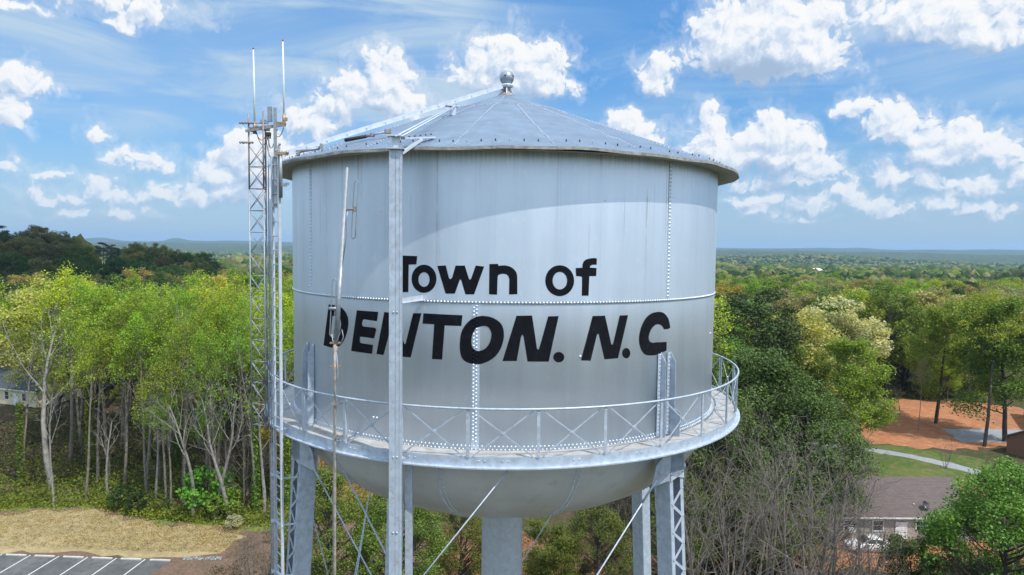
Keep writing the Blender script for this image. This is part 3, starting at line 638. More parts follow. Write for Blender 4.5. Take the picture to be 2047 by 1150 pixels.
# ================================================================== ANTENNAS
root = empty('lattice_mast', (-5.57, -3.65, 25.9), label='narrow triangular lattice mast clamped to the railing left of the tank', cat='antenna mast')
v1 = V((-5.57, -3.65, 0)); vs3 = [v1, v1+V((.275, .248, 0)), v1+V((.352, -.115, 0))]
for i, zt in enumerate((32.82, 32.72, 32.86)):
    mb = MB(); mb.tube(vs3[i]+V((0, 0, 25.87)), vs3[i]+V((0, 0, 31.2)), .0145, n=8, mat=0); mb.tube(vs3[i]+V((0, 0, 31.2)), vs3[i]+V((0, 0, zt)), .018, n=8, mat=1)
    mb.build('mast_leg', [M['galv'], M['galvr']], root)
mb = MB(); z = 26.02; i_ = 0
while z < 32.1:
    mt = 1 if z > 30.5 else 0
    for i in range(3):
        a_, b_ = vs3[i], vs3[(i+1) % 3]
        mb.tube(a_+V((0, 0, z)), b_+V((0, 0, z)), .0085, n=5, mat=mt)
        if z+.47 < 32.3:
            mb.tube(a_+V((0, 0, z+.02)), b_+V((0, 0, z+.45)), .0075, n=5, mat=mt)
            if i != 1: mb.tube(b_+V((0, 0, z+.02)), a_+V((0, 0, z+.45)), .0075, n=5, mat=mt)
    z += .472
mb.build('mast_bracing', [M['galv'], M['galvr']], root)
mb = MB()
for z in (27.0, 26.18):
    mb = MB(); mb.bar(vs3[2]+V((0, 0, z)), cp(6.06, -54, z), .03, .03); mb.box(vs3[2]+V((0, 0, z)), (.09, .09, .09), .5, 1); mb.build('mast_clamp', [M['galv'], M['dark']], root)
def knob_arm(z, x0, x1):
    mb = MB(); y = -3.68
    mb.tube((x0, y, z), (x1, y, z), .013, n=6, mat=0)
    for k in range(5):
        xx = x0+(.26)*k/4; mb.ball((xx, y, z), .028+.008*(k % 2), 8, 6, mat=1)
    return mb
k1 = knob_arm(32.62, -5.74, -5.2); k1.build('clamp_arm', [M['galvr'], M['galvr']], root)
k2 = knob_arm(32.2, -5.74, -5.5); k2.build('clamp_arm', [M['galvr'], M['galvr']], root)
# cross-arms with whips
def whip(x, zb, zt, label, r=.022):
    o = empty('whip_antenna', (x, -3.6, zb-.18), label=label, cat='antenna', group='white whip antennas on the mast top')
    mb = MB(); mb.path([(x, -3.6, zb), (x+.0, -3.6, (zb+zt)/2), (x-.01, -3.6, zt)], [r, r*.85, r*.6], 8)
    mb.build('whip_rod', M['white'], o)
    mb = MB(); mb.tube((x-.01, -3.6, zt), (x-.01, -3.6, zt+.035), r*.75, mat=0); mb.build('whip_tip', M['red'], o)
    mb = MB(); mb.tube((x, -3.6, zb-.22), (x, -3.6, zb+.03), r*1.7, r*1.5); mb.box((x+.03, -3.6, zb-.08), (.08, .06, .07)); mb.box((x-.02, -3.62, zb-.16), (.1, .05, .04))
    mb.build('whip_base', M['bronze'], o)
whip(-5.46, 32.62, 34.20, 'shorter white whip antenna on the left of the mast top')
whip(-4.825, 32.80, 34.38, 'taller white whip antenna on the right arm of the mast')
root = empty('antenna_mount', (-5.0, -3.62, 30.6), label='clustered pipe, arms, grey boxes and cables between the mast and the ladder', cat='antenna mount')
mb = MB(); mb.bar((-4.99, -3.68, 30.8), (-4.99, -3.68, 32.95), .055, .055, up=(0, 1, 0)); mb.rivet((-4.99, -3.68, 32.95), (0, 0, 1), .03)
mb.box((-4.97, -3.7, 31.9), (.09, .08, .03)); mb.box((-4.97, -3.7, 30.9), (.1, .09, .03)); mb.build('mount_pole', M['galv'], root)
mb = MB(); mb.box((-5.12, -3.62, 32.82), (.085, .07, .32)); mb.tube((-5.165, -3.62, 32.6), (-5.165, -3.62, 33.02), .01); mb.build('panel_antenna', M['galv'], root)
mb = MB()
mb.bar((-5.62, -3.7, 32.44), (-4.80, -3.62, 32.60), .04, .05); mb.bar((-5.55, -3.64, 32.50), (-5.0, -3.6, 32.58), .03, .05)
mb.bar((-5.0, -3.6, 32.64), (-4.78, -3.6, 32.60), .03, .07); mb.build('cross_arm', M['galvr'], root)
mb = MB(); mb.box((-5.22, -3.6, 32.52), (.16, .1, .10)); mb.box((-5.17, -3.6, 32.40), (.11, .08, .07), 0, 1); mb.box((-5.27, -3.6, 32.66), (.12, .06, .08), 0)
for k in range(4): mb.tube((-5.21+.03*k, -3.6, 32.30), (-5.21+.03*k, -3.6, 32.38), .012, mat=1)
mb.build('junction_box', [M['galv'], M['dark']], root)
mb = MB()
def sag(a_, b_, d_, r_=.008):
    a_ = V(a_); b_ = V(b_); mb.path([a_.lerp(b_, k/8)+V((0, 0, -d_*4*(k/8)*(1-k/8))) for k in range(9)], r_, 5)
sag((-5.45, -3.62, 32.5), (-5.2, -3.6, 32.4), .18); sag((-5.42, -3.62, 32.46), (-5.15, -3.6, 32.42), .28); sag((-5.21, -3.62, 32.3), (-5.1, -3.6, 31.9), .12)
sag((-5.17, -3.62, 32.3), (-5.05, -3.6, 32.2), .15); sag((-4.83, -3.6, 32.55), (-4.97, -3.62, 32.35), .08); sag((-5.28, -3.6, 31.75), (-5.08, -3.6, 31.8), .08, .005); sag((-4.95, -3.62, 32.5), (-5.0, -3.62, 32.3), -.06)
mb.build('loose_cable', M['dark'], root)
root = empty('stub_antenna', (-4.76, -4.0, 30.9), label='short grey stub antenna with rusty clamp at the eave beside the ladder', cat='antenna')
mb = MB(); mb.tube((-4.765, -4.02, 31.0), (-4.765, -4.02, 32.0), .035, n=10); mb.build('stub_pipe', M['galv'], root)
mb = MB(); mb.box((-4.74, -4.02, 31.93), (.26, .08, .06), .1); mb.ball((-4.62, -4.03, 31.95), .04, 8, 6); mb.ball((-4.86, -4.03, 31.99), .03, 8, 6); mb.ball((-4.78, -4.03, 32.12), .03, 8, 6)
mb.build('rusty_clamp', M['bronze'], root)
mb = MB(); mb.bar((-4.88, -4.0, 31.28), (-4.6, -4.0, 31.30), .03, .05); mb.box((-4.72, -4.0, 31.28), (.12, .08, .07)); mb.build('pipe_bracket', M['galv'], root)

root = empty('dipole_antenna', (-3.36, -5.2, 18), label='slanted grey folded dipole antenna on a rusty pipe before the tank', cat='antenna')
mb = MB(); A_ = V((-3.09, -5.2, 31.5)); B_ = V((-3.32, -5.2, 28.05))
Lp = lambda f: A_.lerp(B_, f)
mb.path([A_, Lp(.27), Lp(.27), Lp(.55), Lp(.55), Lp(1)], [.036, .038, .042, .042, .045, .045], 12); mb.rivet(A_, (0, 0, 1), .036); mb.build('antenna_pole', M['galv'], root)
def loop(c, h, w_, name, lean):
    mb = MB(); pts = []; c = V(c)
    for k in range(9): t_ = pi*k/8; pts.append(c+V((w_/2*cos(t_), 0, h/2-w_/2+w_/2*sin(t_))))
    for k in range(9): t_ = pi+pi*k/8; pts.append(c+V((w_/2*cos(t_), 0, -h/2+w_/2+w_/2*sin(t_))))
    pts = [p+V((lean*(p.z-c.z), 0, 0)) for p in pts]
    mb.path(pts, .0105, 6, closed=True); mb.build(name, M['galv'], root)
loop((-2.945, -5.2, 30.70), 1.12, .075, 'dipole_loop', .055); loop((-3.375, -5.2, 28.78), 1.12, .08, 'dipole_loop', .055)
mb = MB(); mb.tube((-3.13, -5.2, 30.70), (-2.91, -5.2, 30.72), .022); mb.box((-2.94, -5.2, 30.71), (.05, .06, .1)); mb.build('dipole_arm', M['galvr'], root)
mb = MB(); mb.tube((-3.28, -5.2, 28.76), (-3.46, -5.2, 28.76), .032); mb.build('dipole_arm', M['galv'], root)
mb = MB(); mb.path([(-3.33, -5.25, 28.05), (-3.345, -5.2, 27.3), (-3.35, -5.2, 26.2), (-3.365, -5.2, 23), (-3.40, -5.2, 18)], [.026, .026, .028, .028, .028], 10, mat=0)
mb.tube((-3.335, -5.2, 27.85), (-3.335, -5.2, 28.02), .045, mat=0); mb.build('rusty_pipe', M['rust'], root)
mb = MB()
for z in (28.08, 27.62):
    mb = MB(); mb.box((-3.335, -5.2, z), (.2, .05, .035), .1); mb.tube((-3.43, -5.24, z), (-3.43, -5.12, z), .012); mb.tube((-3.24, -5.24, z), (-3.24, -5.12, z), .012); mb.build('pipe_clamp', M['bronze'], root)
mb = MB()
for z in (26.86, 26.2):
    mb = MB(); mb.tube((-3.4, -5.2, z), (-3.12, -5.19, z+.02), .014); mb.box((-3.35, -5.2, z), (.12, .1, .05), 0); mb.box((-3.13, -5.2, z+.02), (.04, .09, .07)); mb.build('rail_clamp', M['galvr'], root)
mb = MB(); mb.path([(-3.40, -5.22, 28.25), (-3.38, -5.22, 28.12), (-3.30, -5.24, 28.1), (-3.25, -5.22, 28.25), (-3.2, -5.22, 28.35), (-3.17, -5.22, 28.2), (-3.24, -5.22, 28.02)], .012, 6)
mb.path([(-3.3, -5.24, 27.9), (-3.27, -5.24, 27.4), (-3.36, -5.24, 27.25), (-3.30, -5.24, 26.9), (-3.26, -5.24, 26.8), (-3.34, -5.24, 26.6), (-3.38, -5.24, 25.0), (-3.39, -5.24, 20)], .011, 6)
mb.path([(-3.08, -5.22, 30.66), (-3.11, -5.22, 30.5), (-3.10, -5.22, 30.2), (-3.19, -5.22, 29.6)], .010, 6)
mb.build('feed_cable', M['galv'], root)
# ================================================================== TERRAIN
def sst(a, b, x):
    t = np.clip((x-a)/(b-a), 0, 1); return t*t*(3-2*t)
def vnoise(x, y, seed=0):
    xi = np.floor(x).astype(np.int64); yi = np.floor(y).astype(np.int64); fx = x-xi; fy = y-yi
    def hsh(a, b):
        n_ = (a*374761393+b*668265263+seed*974711) & 0x7fffffff; n_ = ((n_ ^ (n_ >> 13))*1274126177) & 0x7fffffff
        return ((n_ ^ (n_ >> 16)) & 0xffff)/65535.0
    u_ = fx*fx*(3-2*fx); w_ = fy*fy*(3-2*fy)
    return (hsh(xi, yi)*(1-u_)+hsh(xi+1, yi)*u_)*(1-w_)+(hsh(xi, yi+1)*(1-u_)+hsh(xi+1, yi+1)*u_)*w_
def Hgt(x, y):
    x = np.asarray(x, float); y = np.asarray(y, float)
    r = np.hypot(x, y+18.6); a = np.degrees(np.arctan2(x, y+18.6))
    h = -9*sst(230, 700, r)-26*sst(700, 2600, r)
    h = h+22*np.exp(-(((x+318)/95)**2+((y-345)/120)**2))+9*np.exp(-(((x+225)/60)**2+((y-380)/110)**2))
    h = h+(vnoise(x/260, y/260, 3)-.5)*16*sst(260, 800, r)
    h = h+(vnoise(x/900, y/700, 5)-.35)*34*sst(1500, 3500, r)
    h = h+sst(4200, 6500, r)*(12+44*vnoise(a/7+3, r/2600, 7)+12*vnoise(a/2.4, r/900, 8))
    h = h+sst(8500, 11500, r)*(34+14*vnoise(a/5+1, r*0+1, 9)+5*vnoise(a/1.3, r*0, 10))
    h = h+sst(9500, 11500, r)*(62*np.exp(-((a+25.6)/.75)**2)+52*np.exp(-((a+30.4)/1.1)**2)+14*np.exp(-((a+20)/2.5)**2))
    h = h+42*np.exp(-((a-25)/8.5)**2)*sst(2600, 3800, r)*(1-sst(4000, 5200, r))
    return h
def H1(x, y): return float(Hgt(x, y))
rad = [0.0]+list(np.geomspace(12, 15500, 210)); angs = list(np.arange(-50, 50, .4))+list(np.arange(50, 310, 5))
NA = len(angs); vs = []
A_, Rr = np.meshgrid(np.radians(angs), rad[1:]); X = Rr*np.sin(A_); Y = Rr*np.cos(A_)-18.6
Z = Hgt(X, Y)
vs = np.stack([X, Y, Z], -1).reshape(-1, 3); vs = np.vstack([vs, [[0, -18.6, 0]]])
i, j = np.meshgrid(np.arange(len(rad)-2), np.arange(NA), indexing='ij'); j2 = (j+1) % NA
qf = np.stack([i*NA+j, (i+1)*NA+j, (i+1)*NA+j2, i*NA+j2], -1).reshape(-1, 4)[:, ::-1]
m, n, b = material('land')
geo = n.new('ShaderNodeNewGeometry').outputs['Position']
dist = n.vec('LENGTH', geo)
bn1 = n.noise(geo, .12, 8, .65); bn2 = n.noise(geo, .9, 6, .65); bn3 = n.noise(geo, .03, 5, .6)
near = n.mix(n.sstep(bn1, .42, .60), (.085, .060, .038), (.045, .065, .018))
near = n.mix(n.math('MULTIPLY', n.sstep(bn2, .45, .7), .6), near, (.15, .11, .07))
vor = n.new('ShaderNodeTexVoronoi', feature='F1'); n.l.new(geo, vor.inputs['Vector']); vor.inputs['Scale'].default_value = .075
spv = n.new('ShaderNodeSeparateColor'); n.l.new(vor.outputs['Color'], spv.inputs[0])
can = n.ramp(spv.outputs[0], [(0, (.018, .035, .014)), (.3, (.045, .075, .018)), (.55, (.085, .12, .025)), (.8, (.11, .11, .045)), (1, (.14, .13, .075))], 'CONSTANT')
big = n.noise(n.vec('MULTIPLY', geo, (.0012, .004, 1)), 1, 5, .6)
can = n.mix(n.sstep(big, .52, .62), can, n.mix(.75, can, (.030, .052, .02)))
can = n.mix(n.math('MULTIPLY', n.sstep(n.noise(n.vec('MULTIPLY', geo, (.002, .006, 1)), 1, 3, .5), .66, .70), .8), can, (.20, .21, .10))
col = n.mix(n.sstep(dist, 190, 330), near, can)
n.l.new(col, b.inputs['Base Color']); b.inputs['Roughness'].default_value = .95; b.inputs['Specular IOR Level'].default_value = .1
bp = n.new('ShaderNodeBump'); bp.inputs['Strength'].default_value = .8; bp.inputs['Distance'].default_value = .15
n.l.new(bn2, bp.inputs['Height']); n.l.new(bp.outputs[0], b.inputs['Normal'])
M['land'] = m
gm = fast_mesh('ground', vs, qf, 4, [m], True)
# centre fan
bm = bmesh.new(); bm.from_mesh(gm); bm.verts.ensure_lookup_table(); c0 = bm.verts[len(vs)-1]
for k in range(NA): bm.faces.new((bm.verts[k], c0, bm.verts[(k+1) % NA]))
bmesh.ops.recalc_face_normals(bm, faces=bm.faces); bm.to_mesh(gm); bm.free()
link('ground', gm, kind='structure')

rng = random.Random(11)
def soil(name, c1, c2, c3, sc=.5, bump=.5, rough=.95, det=(.45, .65)):
    m, n, b = material(name); g_ = n.new('ShaderNodeNewGeometry').outputs['Position']
    c = n.mix(n.sstep(n.noise(g_, sc, 8, .65), .35, .65), c1, c2); c = n.mix(n.math('MULTIPLY', n.sstep(n.noise(g_, sc*6, 6, .7), det[0], det[1]), .7), c, c3)
    n.l.new(c, b.inputs['Base Color']); b.inputs['Roughness'].default_value = rough; b.inputs['Specular IOR Level'].default_value = .15
    q = n.new('ShaderNodeBump'); q.inputs['Strength'].default_value = bump; q.inputs['Distance'].default_value = .08
    n.l.new(n.noise(g_, sc*9, 6, .7), q.inputs['Height']); n.l.new(q.outputs[0], b.inputs['Normal']); return m
M['asph'] = soil('asphalt', (.10, .10, .10), (.15, .149, .146), (.075, .075, .077), .22, .2, .85)
M['dry'] = soil('dry_grass', (.36, .275, .145), (.27, .215, .11), (.43, .34, .19), .22, .8)
M['litter'] = soil('brush_litter', (.17, .105, .075), (.12, .085, .055), (.24, .17, .12), .6, .8)
M['clay'] = soil('red_clay', (.40, .16, .07), (.30, .13, .065), (.46, .25, .14), .13, .4)
M['clay2'] = soil('clay_and_litter', (.27, .115, .06), (.17, .10, .065), (.33, .17, .10), .35, .6)
M['gravel'] = soil('gravel', (.27, .28, .29), (.34, .35, .36), (.20, .20, .21), 1.4, .5)
M['lawn'] = soil('lawn', (.055, .105, .02), (.11, .13, .035), (.19, .15, .07), .16, .5)
M['paintw'] = simple('line_paint', (.62, .61, .57), .7, 0, .1, 4, 0, (.25, .25, .24), .5)
def sheet(name, poly, z, mat, rag=.5, step=1.2, kind='structure', **kw):
    out = []; N = len(poly)
    for i in range(N):
        a_ = V((*poly[i], 0)); b_ = V((*poly[(i+1) % N], 0)); L = (b_-a_).length; k = max(1, int(L/step)) if rag else 1
        nn = V((b_.y-a_.y, a_.x-b_.x, 0)).normalized()
        for q in range(k): out.append(a_.lerp(b_, q/k)+nn*(rng.uniform(-rag, rag)+(.8*rag*sin(q*.7+i) if rag else 0)))
    if not rag: out = [V((*p, 0)) for p in poly]
    tri = tessellate_polygon([out]); vs_ = [(p.x, p.y, z) for p in out]; fs_ = []
    for t in tri:
        a_, b_, c_ = [V(vs_[i]) for i in t]
        fs_.append(t if (b_-a_).cross(c_-a_).z > 0 else t[::-1])
    mb = MB(); mb.add(vs_, fs_); return mb.build(name, mat, None, kind=kind, **kw)
sheet('dirt', [(-66, 46), (-36, 45), (-31, 41), (-31, 30), (-10, 30), (-8, 50), (-18, 58), (-40, 62), (-70, 66)], .006, M['litter'], .8)
sheet('dry_grass_strip', [(-75, 46.3), (-48, 46.8), (-32.0, 45.9), (-27.5, 46.5), (-26.0, 50.5), (-29, 52.2), (-35, 52.6), (-41, 54.2), (-46, 56.8), (-51, 56.6), (-57, 56.2), (-75, 58)], .012, M['dry'], .7)
sheet('green_verge', [(-75, 58.4), (-57, 56.6), (-51, 57.0), (-46, 57.2), (-41, 54.9), (-35, 53.2), (-29, 52.6), (-25.5, 51.2), (-23.5, 53), (-27, 56.5), (-36, 58), (-46, 61), (-58, 61), (-75, 63)], .018, soil('weedy_green', (.10, .15, .025), (.16, .19, .04), (.20, .18, .09), .4, .8), .9)
sheet('parking_lot', [(-75, 46.4), (-48.3, 46.0), (-31.2, 44.9), (-31.9, 42.1), (-32.2, 38), (-33, 20), (-75, 20)], .018, M['asph'], 0)
for k in range(9):
    x = -33.9-2.83*k; y1 = 45.0+.062*(-x-33.9)+.05
    mb = MB(); c_ = V((x-.2, y1-2.6, .022)); d = V((-.42, -5.2, 0)).normalized()
    mb.add([c_+d*2.6+V((.06, 0, 0)), c_+d*2.6-V((.06, 0, 0)), c_-d*2.6-V((.06, 0, 0)), c_-d*2.6+V((.06, 0, 0))], [(0, 1, 2, 3)])
    mb.build('parking_line', M['paintw'], None, kind='structure')
stop = None
CM = simple('concrete', (.50, .48, .44), .85, 0, .12, 3, .2, (.3, .27, .22), .5)
for k in range(7):
    x = -32.35-2.83*k; y = 44.75+.062*(-x-32.35)
    if stop is None:
        mb = MB(); L_ = .98
        prof = [(-.09, 0), (-.085, .09), (-.05, .13), (.05, .13), (.085, .09), (.09, 0)]
        vs_ = [(sx*(L_-(.03 if i in (2, 3) else 0)), q[0], q[1]) for sx in (-1, 1) for i, q in enumerate(prof)]
        fs_ = [tuple(reversed(range(6))), tuple(range(6, 12))]+[(i, (i+1) % 6, 6+(i+1) % 6, 6+i) for i in range(6)]
        mb.add(vs_, fs_, 0)
        for sx in (-.7, .7): mb.rivet((sx, 0, .13), (0, 0, 1), .025, .012)
        stop = mb.build('wheel_stop', CM, None, fix=True, cat='wheel stop', group='concrete wheel stops along the parking lot edge', label='concrete wheel stop at the head of a parking space'); o = stop
    else: o = stop.copy(); COL.objects.link(o)
    o.location = (x, y, .02); o.rotation_euler = (0, 0, -.062)
labs = ['rightmost wheel stop, beside the corner of the parking lot', 'second wheel stop from the right end of the row', 'third wheel stop from the right end of the row', 'fourth wheel stop from the right end of the row', 'fifth wheel stop from the right end of the row', 'sixth wheel stop from the right, by the photo edge', 'wheel stop at the far left end of the row']
for o, l_ in zip([o for o in COL.objects if o.name.startswith('wheel_stop')], labs): o['label'] = l_
# right-hand side
sheet('clay_yard', [(56.5, 92), (62, 99), (72, 108), (79, 117.6), (92, 117.2), (100, 113), (100, 96), (90, 84), (76, 84), (66, 83.6), (59, 86)], .010, M['clay'], 1.0)
sheet('gravel_pad', [(74.6, 95.5), (83.6, 95.6), (90, 94.6), (85, 87.3), (73.0, 87.2)], .016, M['gravel'], .25)
sheet('lawn_verge', [(50, 79), (55, 86.5), (66, 83), (70, 78), (64, 66), (50, 68)], .012, M['lawn'], .8)
sheet('gravel_drive', [(48, 86.3), (52.7, 85.0), (56.2, 84.0), (60.8, 80.4), (63.9, 76.4), (68, 70), (66, 69), (62.3, 74.1), (59.6, 78.3), (55.3, 81.8), (48, 84)], .020, M['gravel'], .25)
sheet('dirt_yard', [(46, 72), (64, 66), (60, 61), (46, 62)], .014, M['clay2'], .7)
sheet('clay_drive', [(13, 50.5), (20, 49.6), (33, 50), (52, 49.7), (52, 45), (38, 43.5), (27, 43), (18, 44), (13, 45)], .014, M['clay'], .7)
sheet('clay_bank', [(-6, 52), (13, 52), (20, 51), (20, 30), (-6, 30)], .008, M['clay2'], .9)
sheet('clay_patch', [(-14, 58), (-28, 62), (-30, 74), (-10, 72)], .008, M['clay'], 1.2)

# ================================================================== TREES
def leaf_mat(name, tr=.35, vary=.28):
    m, n, b = material(name)
    oi = n.new('ShaderNodeObjectInfo'); ge = n.new('ShaderNodeNewGeometry')
    hs = n.new('ShaderNodeHueSaturation'); n.l.new(oi.outputs['Color'], hs.inputs['Color'])
    n.l.new(n.math('MULTIPLY_ADD', oi.outputs['Random'], .05, .475), hs.inputs['Hue'])
    isl = ge.outputs['Random Per Island']
    n.l.new(n.math('MULTIPLY_ADD', isl, vary*2, 1-vary), hs.inputs['Value'])
    tcx = n.new('ShaderNodeTexCoord').outputs['Object']
    patch = n.mix(n.sstep(n.noise(tcx, .45, 3, .5), .4, .65), (1, 1, 1), (1.18, 1.1, .85))
    c = n.mix(1, hs.outputs[0], patch, 'MULTIPLY')
    n.l.new(c, b.inputs['Base Color']); b.inputs['Roughness'].default_value = .6; b.inputs['Specular IOR Level'].default_value = .25
    t_ = n.new('ShaderNodeBsdfTranslucent'); n.l.new(n.mix(1, c, (1.15, 1.15, .6), 'MULTIPLY'), t_.inputs[0])
    mx = n.new('ShaderNodeMixShader'); mx.inputs[0].default_value = tr
    n.l.new(b.outputs[0], mx.inputs[1]); n.l.new(t_.outputs[0], mx.inputs[2])
    n.l.new(mx.outputs[0], m.node_tree.nodes['Material Output'].inputs[0]); return m
M['leaf'] = leaf_mat('foliage'); M['needle'] = leaf_mat('evergreen_foliage', .15, .4)
def bark(name, a_, b_): return simple(name, a_, .9, 0, .3, 2.5, .4, b_, .6)
M['bark'] = bark('bark', (.215, .185, .15), (.10, .085, .07)); M['barkw'] = bark('pale_bark', (.27, .25, .22), (.2, .18, .16)); M['barkd'] = bark('dark_bark', (.075, .06, .05), (.03, .025, .02))
M['barkg'] = bark('grey_twigs', (.185, .155, .125), (.10, .08, .065))
def rv(r_): 
    v_ = V((r_.gauss(0, 1), r_.gauss(0, 1), r_.gauss(0, 1))); return v_.normalized()
def grow(r_, mb, tips, p, d, L, rad0, lvl, P):
    ns = P['seg'][lvl]; pts = [V(p)]; rs = [rad0]; d = V(d).normalized(); ds = [d.copy()]
    for i in range(ns):
        d = (d+rv(r_)*P['wig'][lvl]+V((0, 0, P['up'][lvl]))).normalized()
        pts.append(pts[-1]+d*L/ns); rs.append(max(rad0*(1-(1-P['end'][lvl])*(i+1)/ns), P['rmin'])); ds.append(d.copy())
    mb.path(pts, rs, P['sides'][lvl], 0, caps=False)
    if lvl == P['max']:
        tips.append((pts[-1], d)); tips.append((pts[len(pts)//2], d)); return
    nc = P['n'][lvl]; t0 = P['t0'][lvl]
    for k in range(nc):
        t_ = t0+(1-t0)*(k+r_.random())/nc; t_ = min(t_, .999); f = t_*ns; i = int(f); q = pts[i].lerp(pts[i+1], f-i); rr = rs[i]+(rs[i+1]-rs[i])*(f-i)
        dd = ds[min(i+1, ns)]; ort = dd.orthogonal().normalized(); ort.rotate(Matrix.Rotation(k*2.4+r_.uniform(-.6, .6), 3, dd))
        an = radians(P['ang'][lvl]*r_.uniform(.7, 1.25)); nd = dd*cos(an)+ort*sin(an)
        ll = L*P['len'][lvl]*r_.uniform(.7, 1.2)*(1-P['tap'][lvl]*(t_-t0)/(1-t0+1e-6))
        grow(r_, mb, tips, q, nd, ll, rr*P['rr'][lvl], lvl+1, P)
    tips.append((pts[-1], d))
def quads(cent, nrng, size, var=.5, upb=.3, flat=1.0):
    n_ = len(cent); cent = np.asarray(cent)
    nrm = nrng.normal(size=(n_, 3)); nrm[:, 2] = np.abs(nrm[:, 2])+upb; nrm /= np.linalg.norm(nrm, axis=1)[:, None]
    a_ = np.cross(nrm, nrng.normal(size=(n_, 3))); a_ /= np.linalg.norm(a_, axis=1)[:, None]; b_ = np.cross(nrm, a_)
    sz = size*(1-var/2+var*nrng.random(n_))[:, None]/2
    a_ = a_*sz; b_ = b_*sz*(.55+.5*nrng.random(n_))[:, None]
    v_ = np.stack([cent-a_*1.1, cent-b_, cent+a_*1.1, cent+b_], 1).reshape(-1, 3)
    return v_, np.arange(n_*4).reshape(-1, 4)
def tipleaves(tips, nrng, per, sig, size, upb=.3):
    c = np.array([tuple(t_[0]) for t_ in tips]); c = np.repeat(c, per, 0)+nrng.normal(size=(len(c)*per, 3))*np.array([sig, sig, sig*.7])
    return quads(c, nrng, size, upb=upb)
def mesh_of(mb, name, mats):
    o = mb.build(name, mats); me = o.data; bpy.data.objects.remove(o); return me
LIB = {}
def lib(kind, trunk, crown, h): LIB.setdefault(kind, []).append((trunk, crown, h))
def P_(**k): return k
for s_ in range(4):      # tall thin-leaved spring hardwoods
    r_ = random.Random(100+s_); nr = np.random.default_rng(100+s_); mb = MB(); tips = []
    P = P_(seg=[9, 6, 4, 3], wig=[.05, .12, .18, .2], up=[.03, .07, .06, .03], end=[.18, .25, .4, .5], rmin=.012, sides=[8, 5, 4, 3], max=3, n=[15, 6, 3], t0=[.54+.05*(s_ % 2), .25, .3], ang=[42, 40, 45], len=[.34, .42, .5], tap=[.55, .3, .2], rr=[.42, .5, .5])
    grow(r_, mb, tips, (0, 0, -.3), (r_.uniform(-.09, .09), r_.uniform(-.06, .06), 1), 23, .28, 0, P)
    v_, f_ = tipleaves(tips, nr, 9, .34, .21); hh = max(t_[0].z for t_ in tips)
    lib('tulip', mesh_of(mb, 'trunk', M['bark']), fast_mesh('crown', v_, f_, 4, [M['leaf']]), hh)
for s_ in range(3):      # fuller yard/wood-edge tree, leaves to low limbs
    r_ = random.Random(200+s_); nr = np.random.default_rng(200+s_); mb = MB(); tips = []
    P = P_(seg=[8, 6, 4, 3], wig=[.06, .12, .16, .2], up=[.03, .05, .05, .02], end=[.15, .25, .4, .5], rmin=.015, sides=[8, 5, 4, 3], max=3, n=[20, 8, 4], t0=[.22, .2, .25], ang=[62, 45, 45], len=[.36, .40, .45], tap=[.5, .3, .2], rr=[.38, .5, .5])
    grow(r_, mb, tips, (0, 0, -.3), (0, 0, 1), 15.5, .25, 0, P)
    v_, f_ = tipleaves(tips, nr, 16, .40, .22); hh = max(t_[0].z for t_ in tips)
    lib('leafy', mesh_of(mb, 'trunk', M['barkd']), fast_mesh('crown', v_, f_, 4, [M['leaf']]), hh)
for s_ in range(3):      # bare, many stemmed
    r_ = random.Random(300+s_); mb = MB(); tips = []
    P = P_(seg=[7, 6, 5, 4], wig=[.10, .15, .22, .28], up=[.05, .06, .05, .03], end=[.3, .3, .35, .5], rmin=.011, sides=[7, 5, 4, 3], max=3, n=[6, 5, 4], t0=[.28, .2, .2], ang=[36, 42, 48], len=[.52, .5, .52], tap=[.35, .3, .2], rr=[.6, .55, .55])
    for q in range(4):
        a_ = q*1.6+r_.random(); grow(r_, mb, tips, (.25*cos(a_), .25*sin(a_), -.3), (.32*cos(a_), .32*sin(a_), 1), 12.5*r_.uniform(.8, 1.1), .15, 0, P)
    lib('bare', mesh_of(mb, 'trunk', M['barkg']), None, max(t_[0].z for t_ in tips))
for s_ in range(3):      # slim pale bare tree
    r_ = random.Random(400+s_); mb = MB(); tips = []
    P = P_(seg=[9, 6, 4, 3], wig=[.11, .16, .2, .24], up=[.05, .08, .05, .03], end=[.2, .3, .4, .5], rmin=.014, sides=[7, 5, 4, 3], max=3, n=[8, 4, 3], t0=[.5, .2, .25], ang=[36, 40, 42], len=[.38, .45, .45], tap=[.45, .3, .2], rr=[.5, .5, .55])
    grow(r_, mb, tips, (0, 0, -.3), (r_.uniform(-.15, .15), 0, 1), 12.5, .22, 0, P)
    lib('slim', mesh_of(mb, 'trunk', M['barkw']), None, max(t_[0].z for t_ in tips))
